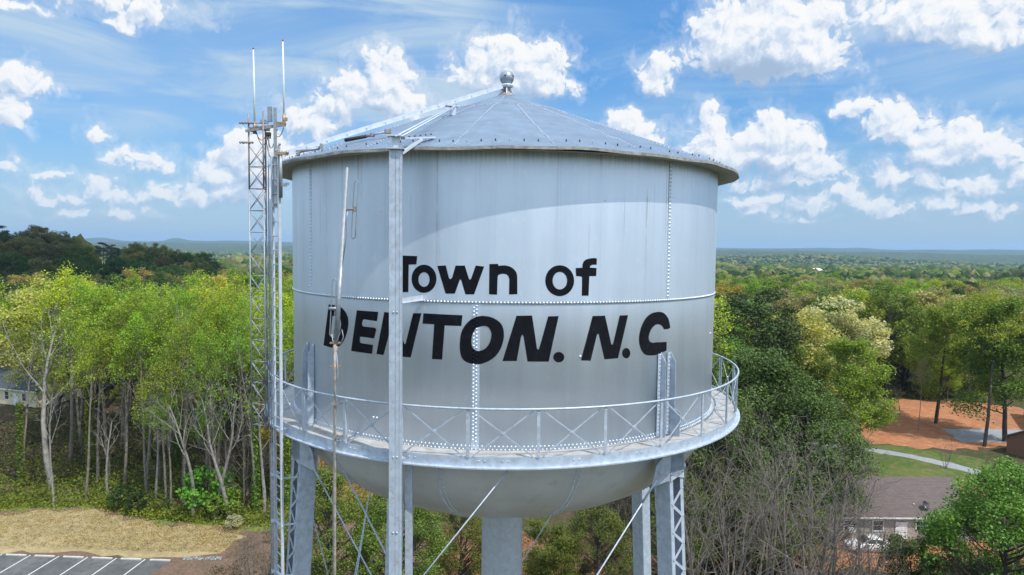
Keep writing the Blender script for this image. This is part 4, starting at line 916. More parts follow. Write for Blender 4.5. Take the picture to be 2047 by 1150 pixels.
def clumpy(seed, Hh, base, rx, nclump, per, csize, lsize, bias=.25, flat=.75, shape=None):
    r_ = random.Random(seed); nr = np.random.default_rng(seed); mb = MB()
    cz = (Hh+base)/2; hz_ = (Hh-base)/2; cents = []
    for k in range(nclump):
        for _ in range(20):
            d_ = rv(r_); rr = r_.uniform(.5, 1)**.5
            if d_.z > -.75: break
        w_ = shape(d_.z) if shape else 1
        cents.append(V((d_.x*rx*rr*w_, d_.y*rx*rr*w_, cz+d_.z*hz_*rr)))
    mb.path([(0, 0, -.3), (.1, .05, base*.7), (r_.uniform(-.3, .3), r_.uniform(-.3, .3), base+hz_*.8), (0, 0, base+hz_*1.6)], [Hh*.017, Hh*.013, Hh*.008, .03], 7, caps=False)
    for c_ in cents[::2]:
        z0 = max(base*.75, c_.z-hypot(c_.x, c_.y)*.8-.5); a_ = V((0, 0, min(z0, base+hz_*1.4))); mb.path([a_, a_.lerp(c_, .5)+rv(r_)*.3, c_], [.09, .06, .02], 4, caps=False)
    allc = []
    for c_ in cents:
        m_ = int(per*r_.uniform(.7, 1.3)); q = nr.normal(size=(m_, 3)); q /= np.linalg.norm(q, axis=1)[:, None]
        q *= (nr.random(m_)**.45)[:, None]*csize*r_.uniform(.7, 1.25); q[:, 2] *= flat; allc.append(q+np.array(c_))
    v_, f_ = quads(np.concatenate(allc), nr, lsize, upb=bias); return mb, v_, f_
for s_ in range(5):
    mb, v_, f_ = clumpy(500+s_, 17, 3.2, 5.6+.4*(s_ % 3), 80, 150, 1.35, .32)
    lib('round', mesh_of(mb, 'trunk', M['barkd']), fast_mesh('crown', v_, f_, 4, [M['leaf']]), 17)
for s_ in range(3):
    mb, v_, f_ = clumpy(600+s_, 19, 7.5, 4.0, 34, 230, 1.35, .24, .5, .45)
    lib('pine', mesh_of(mb, 'trunk', M['barkd']), fast_mesh('crown', v_, f_, 4, [M['needle']]), 19.5)
for s_ in range(3):
    mb, v_, f_ = clumpy(700+s_, 17, 1.0, 5.2, 130, 260, 1.15, .17, .35, .8, lambda z: 1-.45*max(0, z))
    lib('evergreen', mesh_of(mb, 'trunk', M['barkd']), fast_mesh('crown', v_, f_, 4, [M['needle']]), 17.5)
for s_ in range(2):      # ivy-clad trunk
    r_ = random.Random(800+s_); nr = np.random.default_rng(800+s_); mb = MB(); tips = []
    P = P_(seg=[9, 5, 3], wig=[.05, .15, .2], up=[.03, .06, .04], end=[.2, .3, .4], rmin=.014, sides=[7, 4, 3], max=2, n=[14, 6], t0=[.5, .2], ang=[45, 42], len=[.25, .5], tap=[.5, .3], rr=[.4, .5])
    grow(r_, mb, tips, (0, 0, -.3), (.03, 0, 1), 19, .2, 0, P)
    z_ = nr.random(1700)**1.3*11; th = nr.random(1700)*2*pi; rr = .28+.22*nr.random(1700)*(1-z_/16)
    v1_, f1_ = quads(np.stack([rr*np.cos(th), rr*np.sin(th), z_], 1), nr, .26); v2_, f2_ = tipleaves(tips, nr, 4, .4, .26)
    lib('ivy', mesh_of(mb, 'trunk', M['bark']), fast_mesh('crown', np.vstack([v1_, v2_]), np.vstack([f1_, f2_+len(v1_)]), 4, [M['leaf']]), 19)
for s_ in range(2):
    mb, v_, f_ = clumpy(900+s_, 3.2, .3, 1.7, 26, 60, .6, .24)
    lib('shrub', mesh_of(mb, 'trunk', M['barkd']), fast_mesh('crown', v_, f_, 4, [M['leaf']]), 3.2)
NAMES = dict(tulip='tall_tree', leafy='leafy_tree', bare='bare_tree', slim='bare_tree', round='broadleaf_tree', pine='pine_tree', evergreen='evergreen_tree', ivy='ivy_clad_tree', shrub='shrub')
CAT = dict(tulip='tree', leafy='tree', bare='bare tree', slim='bare tree', round='tree', pine='pine tree', evergreen='evergreen tree', ivy='ivy-clad tree', shrub='shrub')
COLS = dict(yg=(.28, .40, .035), lg=(.24, .34, .04), gr=(.17, .255, .04), dg=(.055, .10, .025), pine=(.045, .075, .028), tan=(.36, .36, .13), cream=(.50, .48, .27), orange=(.34, .28, .09), olive=(.17, .18, .05), brown=(.12, .11, .05), ev=(.095, .155, .03), bright=(.17, .31, .035), gold=(.40, .35, .05))
TR = []
def tree(kind, idx, x, y, h, col, label, group=None, rz=None, sx=1.0, z=None, dark=False):
    tm, cm, hh = LIB[kind][idx % len(LIB[kind])]
    z = H1(x, y) if z is None else z
    o = empty(NAMES[kind], (x, y, z), label=label, cat=CAT[kind], group=group); s = h/hh; o.scale = (s*sx, s*sx, s); o.rotation_euler = (0, 0, rz if rz is not None else rng.uniform(0, 6.28))
    c = COLS[col] if isinstance(col, str) else col; k = rng.uniform(.74, 1.2)
    t_ = link('trunk', tm, o)
    if dark: t_.material_slots[0].link = 'OBJECT'; t_.material_slots[0].material = M['barkd']
    if cm:
        q = link('crown', cm, o); q.color = (c[0]*k, c[1]*k*rng.uniform(.95, 1.05), c[2], 1)
    TR.append((x, y)); return o
def edge_y(x): return float(np.interp(x, [-80, -57, -51, -46, -41, -35, -29, -25, -18], [58, 57, 57.5, 58, 55.2, 53.6, 53, 52.5, 54]))
# ---- trees one can point at
tree('slim', 0, -50.9, 57.8, 16, 'yg', 'white-barked bare tree forking at the left edge of the dry grass', rz=0, sx=.6)
tree('tulip', 0, -49.8, 66.8, 26, 'yg', 'tall straight grey trunk with spring-green top, left of centre in the woods', rz=1)
tree('tulip', 1, -58.4, 72.6, 27, 'yg', 'tall yellow-green tree behind the white-barked bare tree')
tree('ivy', 0, -59.3, 64.6, 18, 'gr', 'leaning ivy-wrapped trunk below the cream building', rz=2)
tree('ivy', 1, -53.2, 68.6, 22, 'gr', 'upright trunk sleeved in ivy left of the tall grey trunk', rz=1)
tree('ivy', 0, -66.5, 61.5, 13, 'gr', 'short ivy-wrapped trunk at the left edge of the photo')
tree('slim', 1, -34.0, 55.3, 15, 'yg', 'crooked pale bare tree bending left above the dry grass', rz=2.2)
tree('slim', 2, -31.4, 54.6, 18, 'yg', 'straight pale slender bare tree next to the crooked one', rz=.5)
tree('tulip', 2, -38.3, 58.2, 17, 'lg', 'small tree with low bright green sprays at the woods edge', rz=.3)
tree('ivy', 1, -27.5, 56.5, 19, 'gr', 'ivy-wrapped trunk just left of the lattice mast', rz=4)
tree('ivy', 0, -24.5, 57.5, 20, 'gr', 'ivy-wrapped trunk behind the lattice mast foot', rz=5)
tree('tulip', 3, -43.4, 63.3, 25, 'yg', 'tall tree with pale forked trunk in the middle of the left woods')
tree('tulip', 0, -36, 66, 26, 'yg', 'bright yellow-green tall tree in the right half of the left woods', rz=3)
tree('tulip', 2, -30, 66, 25, 'yg', 'bright lime tall tree nearest the lattice mast', rz=4)
tree('tulip', 1, -25, 68, 24.5, 'yg', 'yellow-green tall tree seen behind the lattice mast', rz=2)
tree('tulip', 1, -37.5, 57.3, 13.5, 'lg', 'low spreading sapling with lime leaves over the woods floor', rz=2)
tree('tulip', 2, -33.0, 58.0, 13, 'yg', 'yellow-green sapling behind the crooked bare tree', rz=2)
tree('bare', 0, -29.5, 57.5, 13, 'yg', 'grey brushy bare tree left of the mast')
tree('leafy', 2, -25.5, 62, 16, 'gold', 'golden-budded tree between the mast and the woods')
tree('shrub', 0, -33.0, 56.6, 5.2, 'bright', 'glossy green bush between the two pale bare trees')
tree('shrub', 1, -30.5, 55.4, 3.2, 'gr', 'low green bush at the foot of the straight pale tree')
tree('shrub', 0, -43.0, 57.5, 2.6, 'dg', 'dark low bush on the grass edge under the tall trunk')
tree('shrub', 1, -40.5, 56.2, 2.2, 'dg', 'smaller dark bush just right of the dark low bush')
tree('shrub', 1, -63, 61, 2.6, 'gr', 'green undergrowth bush at the far left')
tree('shrub', 0, -28.3, 52.2, 1.5, 'cream', 'straw-coloured dry bush at the corner of the dry grass')
for i_, (x, h, k_) in enumerate([(-63.5, 12, 1), (-46.5, 11, 0), (-40.2, 13, 0), (-29.8, 17, 2), (-26.6, 16, 0), (-22.6, 17, 1)]):
    tree('slim', k_, x, edge_y(x)+1.2+(i_*1.7) % 4.5, h, 'yg', 'thin pale trunk with bare twigs in the row at the woods edge', 'thin pale trunks along the woods edge', i_*1.3)
for i_ in range(20):
    x = -65+2.35*i_+.7*sin(i_*2.3); 
    if -.78 < x/(edge_y(x)+24) < -.66: continue
    tree('tulip', i_, x, edge_y(x)+2.2+(i_*3.7) % 8.5, 20+(i_*2.9) % 6.5, 'yg' if i_ % 3 else 'lg', 'slender grey-trunked tall tree in the front rows of the left woods', 'slender tall trees in the front rows of the left woods', i_*1.9, .78)
# beneath and beside the tower
def bl(x, y, s, lab, kind='bare', col='brown', idx=0, **k): tree(kind, idx, x, y, s, col, lab, **k)
bl(-14.5, 37, 12.5, 'dense green evergreen behind the left tower legs', 'evergreen', (.12, .165, .03), 0, sx=1.1)
bl(-8.5, 36, 11.5, 'dense green evergreen left of the riser pipe', 'evergreen', (.12, .165, .03), 1, sx=1.15)
bl(-3.6, 40, 9.5, 'yellow-green evergreen just left of the riser pipe', 'evergreen', (.14, .18, .03), 2)
bl(3.8, 34, 8.2, 'light green leafy tree right of the riser pipe', 'leafy', (.14, .2, .03), 1, rz=1)
bl(7.8, 36, 10.5, 'bushy green evergreen under the bowl, right of the riser pipe', 'evergreen', (.125, .17, .03), 1, rz=2)
bl(11.2, 41, 11, 'bare brush behind the right tower legs', 'bare', 'brown', 1)
bl(-19.5, 36, 7.5, 'grey-brown bare brush left of the ladder', 'bare', 'brown', 2)
bl(-17.5, 31, 6.5, 'bare brush at the bottom beside the ladder', 'bare', 'brown', 0)
bl(-22.5, 41, 6, 'thin bare brush between the parking lot and the ladder', 'bare', 'brown', 1)
for i_, (x, y, h) in enumerate([(14.6, 28, 17), (18.5, 30.5, 18.5), (21.5, 27, 16.5), (24.5, 33, 17), (21, 39, 15), (26.0, 29, 11.5), (15.8, 38, 14), (28.6, 34.5, 11.5)]):
    tree('bare', i_, x, y, h*1.1, 'brown', ['bare grey tree closest to the right tower leg', 'tall bare tree with many stems right of the walkway', 'bare tree at the bottom with spreading trunks', 'bare tree whose twigs cross the brown roof', 'bare tree behind the thicket, below the evergreens', 'small bare tree in front of the parked car', 'bare tree just below the walkway edge', 'small bare tree right of the parked car'][i_], group='bare tree thicket right of the tower')
tree('bare', 2, 35.5, 32, 10, 'brown', 'bare tree with dark trunk at the bottom right', group='bare tree thicket right of the tower')
tree('bare', 0, 32, 26, 9, 'brown', 'bare brush in the bottom right corner', group='bare tree thicket right of the tower')
for i_, (x, y, h) in enumerate([(19, 43, 12), (23.5, 41.5, 11), (27.5, 42.2, 8.5), (16, 41, 11)]):
    tree('evergreen', i_, x, y, h, (.14, .18, .035), ['low yellow-green evergreen behind the bare thicket, nearest the tower', 'low yellow-green evergreen in the middle of the bare thicket', 'low evergreen left of the house behind the thicket', 'small evergreen right behind the right tower leg'][i_], 'low evergreens behind the bare thicket')
# right: evergreens, yard trees
E_ = 'dark evergreens right of the tank'
tree('evergreen', 0, 25.5, 48, 21.5, 'ev', 'big dark evergreen with a rounded top, beside the lone green tree', E_, 1, 1.15)
tree('evergreen', 1, 18.8, 44, 20.5, (.12, .165, .03), 'mid-green evergreen rising beside the railing', E_, 2, 1.0)
tree('evergreen', 2, 20.2, 52, 22.5, (.125, .17, .03), 'evergreen touching the right edge of the tank', E_, 3, .95)
tree('tulip', 2, 21.0, 58, 28.5, 'yg', 'tall yellow-green tree against the right side of the tank', rz=2, sx=1.0)
tree('evergreen', 1, 31.5, 51, 17.5, 'ev', 'lower dark evergreen spreading above the bare thicket', E_, 5, 1.2)
tree('evergreen', 2, 27.5, 62, 20.5, 'ev', 'dark evergreen behind the big one', E_, 4, 1.0)
tree('pine', 0, 33.5, 80, 25, 'pine', 'dark tiered pine standing above the big evergreen', None, 1, 1.15)
tree('pine', 1, 38.5, 84, 26, (.05, .085, .025), 'slender pine just right of the tiered pine', None, 2)
tree('tulip', 1, 27, 82, 26.5, 'tan', 'tan budding tree right of the tank with open branches', None, 3, 1.2)
tree('tulip', 3, 30.5, 95, 27, 'gold', 'golden budding tree behind the tan one', None, 3, 1.2)
tree('leafy', 0, 50.2, 75.5, 17.6, (.23, .32, .045), 'lone leafy green tree with dark trunk beside the gravel drive', None, 1, 1.0)
tree('leafy', 1, 46.0, 84, 15.5, (.15, .2, .04), 'light green tree behind the lone leafy one', None, 2)
tree('round', 2, 47, 93, 21, 'tan', 'pale olive tree left of the cream-blossomed tree', None, 2, 1.1)
tree('round', 3, 60, 103, 21.5, 'cream', 'cream-blossomed tree above the clay yard', None, 2, 1.15)
tree('round', 4, 55.5, 98, 19.5, 'tan', 'tan-leaved tree just left of the clay yard', None, 4)
tree('tulip', 0, 70.2, 94.6, 12.5, 'tan', 'thin-stemmed young tree standing in the red clay', None, 2, .55)
tree('slim', 1, 72.5, 104.1, 6.5, 'gr', 'small bare tree in the clay yard')
tree('leafy', 2, 89.2, 116.3, 12.5, 'lg', 'small leafy tree behind the clay yard', None, 2)
tree('leafy', 1, 94.6, 117.8, 15, 'gr', 'taller leafy tree at the back corner of the clay yard', None, 2)
tree('shrub', 1, 87.0, 119, 2.4, 'olive', 'rounded shrub at the back of the clay yard')
tree('tulip', 1, 74.7, 85.0, 24.5, 'lg', 'big dark-trunked tree in front of the gravel pad', None, .5, 1.1, dark=True)
tree('leafy', 0, 80.2, 88.0, 23, 'gr', 'wide branching tree right of the gravel pad', None, 2.5, 1.1)
tree('leafy', 2, 76, 99, 21.5, 'lg', 'green tree behind the gravel pad', None, 1)
tree('bare', 1, 61.5, 74, 5.2, 'brown', 'low dark bare shrub at the bend of the gravel drive')
BR = 'bright green trees in front of the brown-roofed house'
tree('evergreen', 1, 36.2, 29.0, 15.6, (.13, .235, .03), 'bright green leafy tree covering the right end of the brown roof', BR, 1, 1.15)
tree('evergreen', 0, 39.5, 33.5, 14, (.11, .20, .03), 'bright green tree at the right photo edge', BR, 2, 1.1)
tree('evergreen', 2, 34.0, 24, 9.5, (.10, .19, .03), 'lower bright green tree in the bottom right corner', BR, 2, 1.1)
tree('leafy', 0, 31.2, 30.5, 8.8, (.06, .11, .025), 'dark tangled green bush beside the parked car', BR, 2, 1.0)

# ---- the woods behind, one tree at a time
def place(n_, box, mind, kinds, hs, label, group, z=None, ok=None):
    r_ = random.Random(hash_(group)); k = 0; tries = 0; loc = []
    while k < n_ and tries < n_*90:
        tries += 1
        a_ = radians(r_.uniform(*box[0])); d_ = sqrt(r_.uniform(box[1][0]**2, box[1][1]**2)); x = d_*sin(a_); y = d_*cos(a_)-18.6
        if ok and not ok(x, y): continue
        if -90 < x < -14 and y < edge_y(x)+2.5: continue
        if -.78 < x/(y+18.6) < -.675 and y < 118: continue
        if any((x-p[0])**2+(y-p[1])**2 < mind*mind for p in TR[-260:]): continue
        u_ = r_.random(); acc = 0
        for kd, col, w_, word in kinds:
            acc += w_
            if u_ <= acc: break
        h = r_.uniform(*hs)*(1.06 if kd == 'pine' else 1)
        tree(kd, r_.randrange(5), x, y, h, col, label % word, group+', '+word, r_.uniform(0, 6.28), r_.uniform(.9, 1.15)); k += 1
def hash_(s): return sum(ord(c)*(i+7) for i, c in enumerate(s))
place(34, ((-38, -17.5), (88, 114)), 4.2, [('tulip', 'yg', .55, 'yellow-green'), ('tulip', 'lg', .17, 'light green'), ('ivy', 'gr', .12, 'ivy-wrapped'), ('slim', 'gr', .16, 'bare')], (21, 26.5), '%s tree standing inside the left woods', 'trees inside the left woods')
place(30, ((-38, -17), (112, 165)), 6.5, [('tulip', 'yg', .42, 'yellow-green'), ('round', 'lg', .2, 'light green'), ('round', 'tan', .13, 'tan'), ('round', 'gold', .12, 'golden'), ('evergreen', 'dg', .06, 'dark green'), ('round', 'gr', .07, 'green')], (20, 24.5), '%s tree in the middle of the left woods', 'trees deep in the left woods')
place(30, ((-38, -16), (165, 320)), 10, [('round', 'dg', .28, 'dark green'), ('round', 'orange', .22, 'russet'), ('pine', 'pine', .22, 'dark pine'), ('round', 'olive', .28, 'olive')], (17, 22), '%s tree beyond the left woods', 'trees beyond the left woods')
place(58, ((-38.5, -22.5), (325, 470)), 8.0, [('round', 'brown', .24, 'brown'), ('round', 'dg', .40, 'dark green'), ('pine', 'pine', .22, 'dark pine'), ('round', 'olive', .14, 'olive')], (17, 23), '%s tree on the shaded ridge at the left', 'trees on the shaded left ridge')
place(58, ((-17, 16.5), (84, 330)), 12, [('round', 'lg', .4, 'light green'), ('round', 'gr', .35, 'green'), ('tulip', 'yg', .25, 'yellow-green')], (15, 18), '%s tree in the woods straight behind the tank', 'trees behind the tank')
right_ok = lambda x, y: not (x > 44 and y < 119 and x/(y+18.6) > .42)
place(22, ((16, 28), (112, 175)), 8, [('round', 'tan', .22, 'tan'), ('round', 'lg', .28, 'light green'), ('round', 'gr', .2, 'green'), ('pine', 'pine', .16, 'dark pine'), ('round', 'gold', .14, 'golden')], (17, 21.5), '%s tree behind the evergreens', 'trees behind the evergreens', ok=right_ok)
place(22, ((27, 39), (148, 190)), 7.5, [('round', 'gr', .4, 'green'), ('tulip', 'lg', .2, 'light green'), ('evergreen', 'dg', .2, 'dark green'), ('round', 'tan', .2, 'tan')], (18, 23), '%s tree behind the clay yard', 'trees behind the clay yard', ok=right_ok)
place(84, ((17, 39), (175, 420)), 10.5, [('round', 'lg', .24, 'light green'), ('round', 'gr', .2, 'green'), ('round', 'tan', .2, 'tan'), ('round', 'orange', .13, 'russet'), ('pine', 'pine', .11, 'dark pine'), ('round', 'gold', .12, 'golden')], (16, 21), '%s tree in the middle distance at the right', 'middle-distance trees at the right')

# ---- masses nobody could count
def ico(sub):
    bm = bmesh.new(); bmesh.ops.create_icosphere(bm, subdivisions=sub, radius=1); bm.verts.ensure_lookup_table()
    v_ = np.array([tuple(v.co) for v in bm.verts]); f_ = np.array([[x.index for x in f.verts] for f in bm.faces]); bm.free(); return v_, f_
def crowns(name, seed, n_, rmin, rmax, amin, amax, size, sub, mat, label, skip=None):
    if skip is None: skip = lambda x, y: (np.hypot(x, y+18.6) < 475) & (x < -120)
    nr = np.random.default_rng(seed); bv, bf = ico(sub)
    a_ = np.radians(nr.uniform(amin, amax, n_)); d_ = np.sqrt(nr.uniform(rmin**2, rmax**2, n_)); 
    x = d_*np.sin(a_); y = d_*np.cos(a_)-18.6
    if skip is not None:
        k_ = ~skip(x, y); x, y = x[k_], y[k_]
    n_ = len(x); s = size*nr.uniform(.6, 1.25, n_); hgt = nr.uniform(9, 19, n_); z = Hgt(x, y)
    vv = np.repeat(bv[None], n_, 0)*(1+nr.normal(0, .23, (n_, len(bv), 1)))
    vv = vv*np.stack([s, s, hgt*.42], 1)[:, None, :]
    vv += np.stack([x, y, z+hgt*.62], 1)[:, None, :]
    ff = (bf[None]+(np.arange(n_)*len(bv))[:, None, None]).reshape(-1, 3)
    me = fast_mesh(name, vv.reshape(-1, 3), ff, 3, [mat], False); return link(name, me, kind='stuff', label=label, cat='woods')
def massmat(name, dark=1.0):
    m, n, b = material(name); ge = n.new('ShaderNodeNewGeometry')
    c = n.ramp(ge.outputs['Random Per Island'], [(0, (.022, .045, .018)), (.16, (.045, .085, .02)), (.34, (.075, .12, .025)), (.5, (.12, .155, .03)), (.64, (.15, .145, .05)), (.76, (.2, .185, .085)), (.9, (.15, .115, .05)), (.95, (.09, .08, .05))], 'CONSTANT')
    c = n.mix(.3, n.mix(1, c, (1.5, 1.5, 1.3), 'MULTIPLY'), (.125, .155, .055))
    c = n.mix(n.math('MULTIPLY', n.sstep(n.noise(n.vec('MULTIPLY', ge.outputs['Position'], (.004, .009, 0)), 1, 4, .6), .48, .56), .65), c, (.045, .075, .03))
    c = n.mix(n.math('MULTIPLY', n.sstep(n.noise(ge.outputs['Position'], 1.1, 5, .7), .4, .65), .7), c, n.mix(1, c, (.45, .5, .5), 'MULTIPLY'))
    b.inputs['Roughness'].default_value = .9; b.inputs['Specular IOR Level'].default_value = .1; n.l.new(c, b.inputs['Base Color'])
    q = n.new('ShaderNodeBump'); q.inputs['Distance'].default_value = 1.0; q.inputs['Strength'].default_value = 1
    n.l.new(n.noise(ge.outputs['Position'], .9, 5, .7), q.inputs['Height']); n.l.new(q.outputs[0], b.inputs['Normal']); return m
M['mass'] = massmat('distant_canopy')
crowns('distant_woods', 5, 6200, 400, 900, -56, 56, 6.0, 2, M['mass'], 'patchwork of spring treetops stretching to the horizon')
crowns('far_woods', 6, 21000, 850, 3600, -56, 56, 9.5, 1, M['mass'], 'far blue-green treetops below the hills')
# undergrowth beneath the left woods and around the yards
nr = np.random.default_rng(77)
def scat(name, polyfn, n_, hmax, size, mat, col, label, per=14, sig=.35):
    pts = []
    for _ in range(n_):
        p = polyfn(nr); 
        if p is None: continue
        h_ = hmax*nr.random()**1.6+.15; q = nr.normal(size=(per, 3))*np.array([sig, sig, .3*h_]); q[:, 2] = np.abs(q[:, 2])*1.3
        pts.append(q*np.array([1, 1, 1])+np.array([p[0], p[1], h_*.35]))
    v_, f_ = quads(np.concatenate(pts), nr, size); me = fast_mesh(name, v_, f_, 4, [mat]); o = link(name, me, kind='stuff', label=label, cat='undergrowth'); o.color = (*col, 1); return o
def uf(nr):
    x = nr.uniform(-85, -14); y0 = edge_y(x); y = y0+.2+abs(nr.normal())*9; return (x, y)
scat('undergrowth', uf, 2600, 2.0, .24, M['leaf'], (.15, .18, .03), 'green and brown undergrowth along the foot of the left woods')
def uf1(nr):
    x = nr.uniform(-85, -14); y0 = edge_y(x); y = y0+.0+abs(nr.normal())*2.2; return (x, y)
scat('wood_edge_weeds', uf1, 900, .8, .2, M['leaf'], (.20, .26, .03), 'bright green weeds where the woods meet the dry grass')
scat('brown_brush', lambda nr: (nr.uniform(-80, -14), nr.uniform(64, 95)), 1500, 4.0, .3, M['leaf'], (.085, .07, .04), 'brown leafless brush under the trees of the left woods', 12, .6)
def uf2(nr):
    x = nr.uniform(12, 45); y = nr.uniform(24, 68); return None if (28 < x < 60 and 42.5 < y < 60) else (x, y)
scat('thicket_floor', uf2, 1500, 1.6, .25, M['leaf'], (.07, .08, .03), 'low scrub on the ground below the bare thicket')
scat('brush_floor', lambda nr: (nr.uniform(-26, 12), nr.uniform(28, 52)), 1300, .7, .2, M['leaf'], (.17, .12, .075), 'dry brown brush on the ground below the tower')
scat('yard_scrub', lambda nr: (nr.uniform(40, 110), nr.uniform(118.5, 135)), 900, 2.0, .3, M['leaf'], (.07, .09, .03), 'low scrub behind the clay yard')
def gf(nr):
    x = nr.uniform(-75, -27); t = nr.random(); lo = 46.6+.05*(-x-32) if x < -32 else 46.6; return (x, lo+t*(edge_y(x)-lo-.4))
scat('dry_grass_tufts', gf, 5200, .12, .11, M['leaf'], (.40, .31, .16), 'tan dry grass tufts behind the parking lot', 5, .14)
# twiggy brush on the left corner
# ================================================================== BUILDINGS AND THINGS
def wall_box(mb, x0, x1, y0, y1, z0, z1, mat=0): mb.box(((x0+x1)/2, (y0+y1)/2, (z0+z1)/2), (x1-x0, y1-y0, z1-z0), 0, mat)
def shingle(name, a_, b_):
    m, n, b = material(name); g_ = n.new('ShaderNodeTexCoord').outputs['Object']
    br = n.new('ShaderNodeTexBrick'); n.l.new(g_, br.inputs['Vector']); br.inputs['Scale'].default_value = 1.0
    br.inputs['Color1'].default_value = (*a_, 1); br.inputs['Color2'].default_value = (*b_, 1); br.inputs['Mortar'].default_value = (a_[0]*.6, a_[1]*.6, a_[2]*.6, 1)
    br.inputs['Brick Width'].default_value = .5; br.inputs['Row Height'].default_value = .18; br.inputs['Mortar Size'].default_value = .012
    c = n.mix(n.math('MULTIPLY', n.sstep(n.noise(g_, .8, 5, .6), .45, .7), .4), br.outputs[0], b_)
    n.l.new(c, b.inputs['Base Color']); b.inputs['Roughness'].default_value = .9; return m
M['shb'] = shingle('brown_shingles', (.115, .085, .078), (.14, .105, .095)); M['shd'] = shingle('slate_shingles', (.05, .06, .075), (.065, .075, .09)); M['shk'] = shingle('dark_brown_shingles', (.07, .055, .05), (.09, .07, .062))
M['cream'] = simple('cream_siding', (.62, .55, .38), .7, 0, .06, 3); M['stone'] = simple('pale_stone', (.40, .36, .30), .85, 0, .25, 5, .3, (.25, .22, .18), .5); M['trimw'] = simple('white_trim', (.75, .75, .73), .5, 0, .04, 5)
M['sidg'] = simple('weathered_siding', (.34, .32, .29), .8, 0, .15, 4, .1, (.2, .18, .16), .4); M['sidw'] = simple('white_siding', (.66, .67, .66), .6, 0, .05, 3); M['brick'] = simple('brown_brick', (.20, .10, .065), .85, 0, .2, 8, .2)
def gable(name, loc, rz, W_, D_, wh, rh, over, wallm, roofm, label, cat, wins=(), doors=(), roofname='roof', low=None):
    root = empty(name, loc, rz, label=label, cat=cat)
    Mx = WM(root); T = lambda p: Mx @ V(p)
    mb = MB(); hw, hd = W_/2, D_/2
    vs_ = [T(p) for p in [(-hw, -hd, 0), (hw, -hd, 0), (hw, hd, 0), (-hw, hd, 0), (-hw, -hd, wh), (hw, -hd, wh), (hw, hd, wh), (-hw, hd, wh), (-hw, 0, wh+rh), (hw, 0, wh+rh)]]
    mb.add(vs_, [(0, 1, 5, 4), (2, 3, 7, 6), (1, 2, 6, 9, 5), (3, 0, 4, 8, 7)]); wl = mb.build('wall', wallm, root)
    if low:
        mb = MB(); mb.add([T((-hw-.02, -hd-.03, 0)), T((hw+.02, -hd-.03, 0)), T((hw+.02, -hd-.03, low[0])), T((-hw-.02, -hd-.03, low[0])), T((-hw-.02, -hd, low[0])), T((hw+.02, -hd, low[0]))], [(0, 1, 2, 3), (3, 2, 5, 4)]); mb.build('stone_skirt', low[1], root)
    mb = MB(); sl = rh/hd; e = over
    for s in (-1, 1):
        a0 = (-hw-e, s*(hd+e), wh-e*sl); a1 = (hw+e, s*(hd+e), wh-e*sl); b0 = (-hw-e, 0, wh+rh); b1 = (hw+e, 0, wh+rh)
        q = [a0, a1, b1, b0]; up_ = [(p[0], p[1], p[2]+.16) for p in q]
        vs_ = [T(p) for p in q+up_]; mb.add(vs_, [(0, 1, 2, 3), (4, 5, 6, 7), (0, 1, 5, 4), (0, 3, 7, 4), (1, 2, 6, 5)])
    rf = mb.build(roofname, roofm, root, fix=False)
    mb = MB(); mb.box((0, 0, 0), (.01, .01, .01)); 
    mb = MB(); c_ = [T((-hw-e, -(hd+e)-.02, wh-e*sl+.07)), T((hw+e, -(hd+e)-.02, wh-e*sl+.07))]; mb.bar(c_[0], c_[1], .05, .15); mb.build('gutter', M['trimw'], rf)
    for (x, z, w_, h_) in wins:
        mb = MB()
        X = (T((1, 0, 0))-T((0, 0, 0))); Yn = (T((0, -1, 0))-T((0, 0, 0))); c = T((x, -hd-.02, z))
        for s in (-1, 1):
            mb.frame_box(c+X*s*(w_/2), X*.05, Yn*.05, V((0, 0, h_/2+.05))); mb.frame_box(c+V((0, 0, s*h_/2)), X*(w_/2-.052), Yn*.05, V((0, 0, .05)))
        mb.frame_box(c, X*(w_/2-.052), Yn*.04, V((0, 0, .025)))
        wn = mb.build('window', M['trimw'], root); mb = MB(); mb.frame_box(c, X*(w_/2-.052), Yn*.025, V((0, 0, h_/2-.052))); mb.build('pane', M['glass'], wn)
    for (x, w_, h_) in doors:
        X = (T((1, 0, 0))-T((0, 0, 0))); Yn = (T((0, -1, 0))-T((0, 0, 0))); c = T((x, -hd-.03, h_/2)); mb = MB(); mb.frame_box(c, X*w_/2, Yn*.06, V((0, 0, h_/2)))
        for s in (-1, 1): mb.frame_box(c+X*s*(w_/2+.06)+Yn*.02, X*.055, Yn*.06, V((0, 0, h_/2+.05)))
        for q in (-.25, .25): mb.frame_box(c+V((0, 0, q*h_))+Yn*.062, X*w_*.3, Yn*.01, V((0, 0, h_*.17)))
        dr = mb.build('door', M['trimw'], root); mb = MB(); mb.ball(c+X*w_*.38+Yn*.1, .05, 8, 6); mb.build('handle', M['dark'], dr)
    return root
hs = gable('house', (41.2, 54.3, 0), 0, 15.2, 8.4, 2.85, 2.45, .45, M['sidg'], M['shb'], 'long low house with brown shingle roof behind the bare trees', 'house', wins=((-5.2, 1.7, 1.3, 1.1), (-2.3, 1.7, 1.1, 1.1), (2.3, 1.7, 1.3, 1.1), (5.6, 1.7, 1.2, 1.1)), doors=((.1, 1.0, 2.1),), low=(1.55, M['stone']))
mb = MB()
for x in (-5.2, 2.5): mb.box((41.2+x, 54.3-4.45, 1.32), (.65, .5, .42)); 
mb.build('air_conditioner', M['trimw'], hs)
mb = MB()
for x, y in ((-2.2, -2.4), (1.9, -3.3)): mb.tube((41.2+x, 54.3+y, 3.6), (41.2+x, 54.3+y, 4.15 if y > -3 else 3.7), .06)
mb.build('roof_vent', M['trimw'], hs)
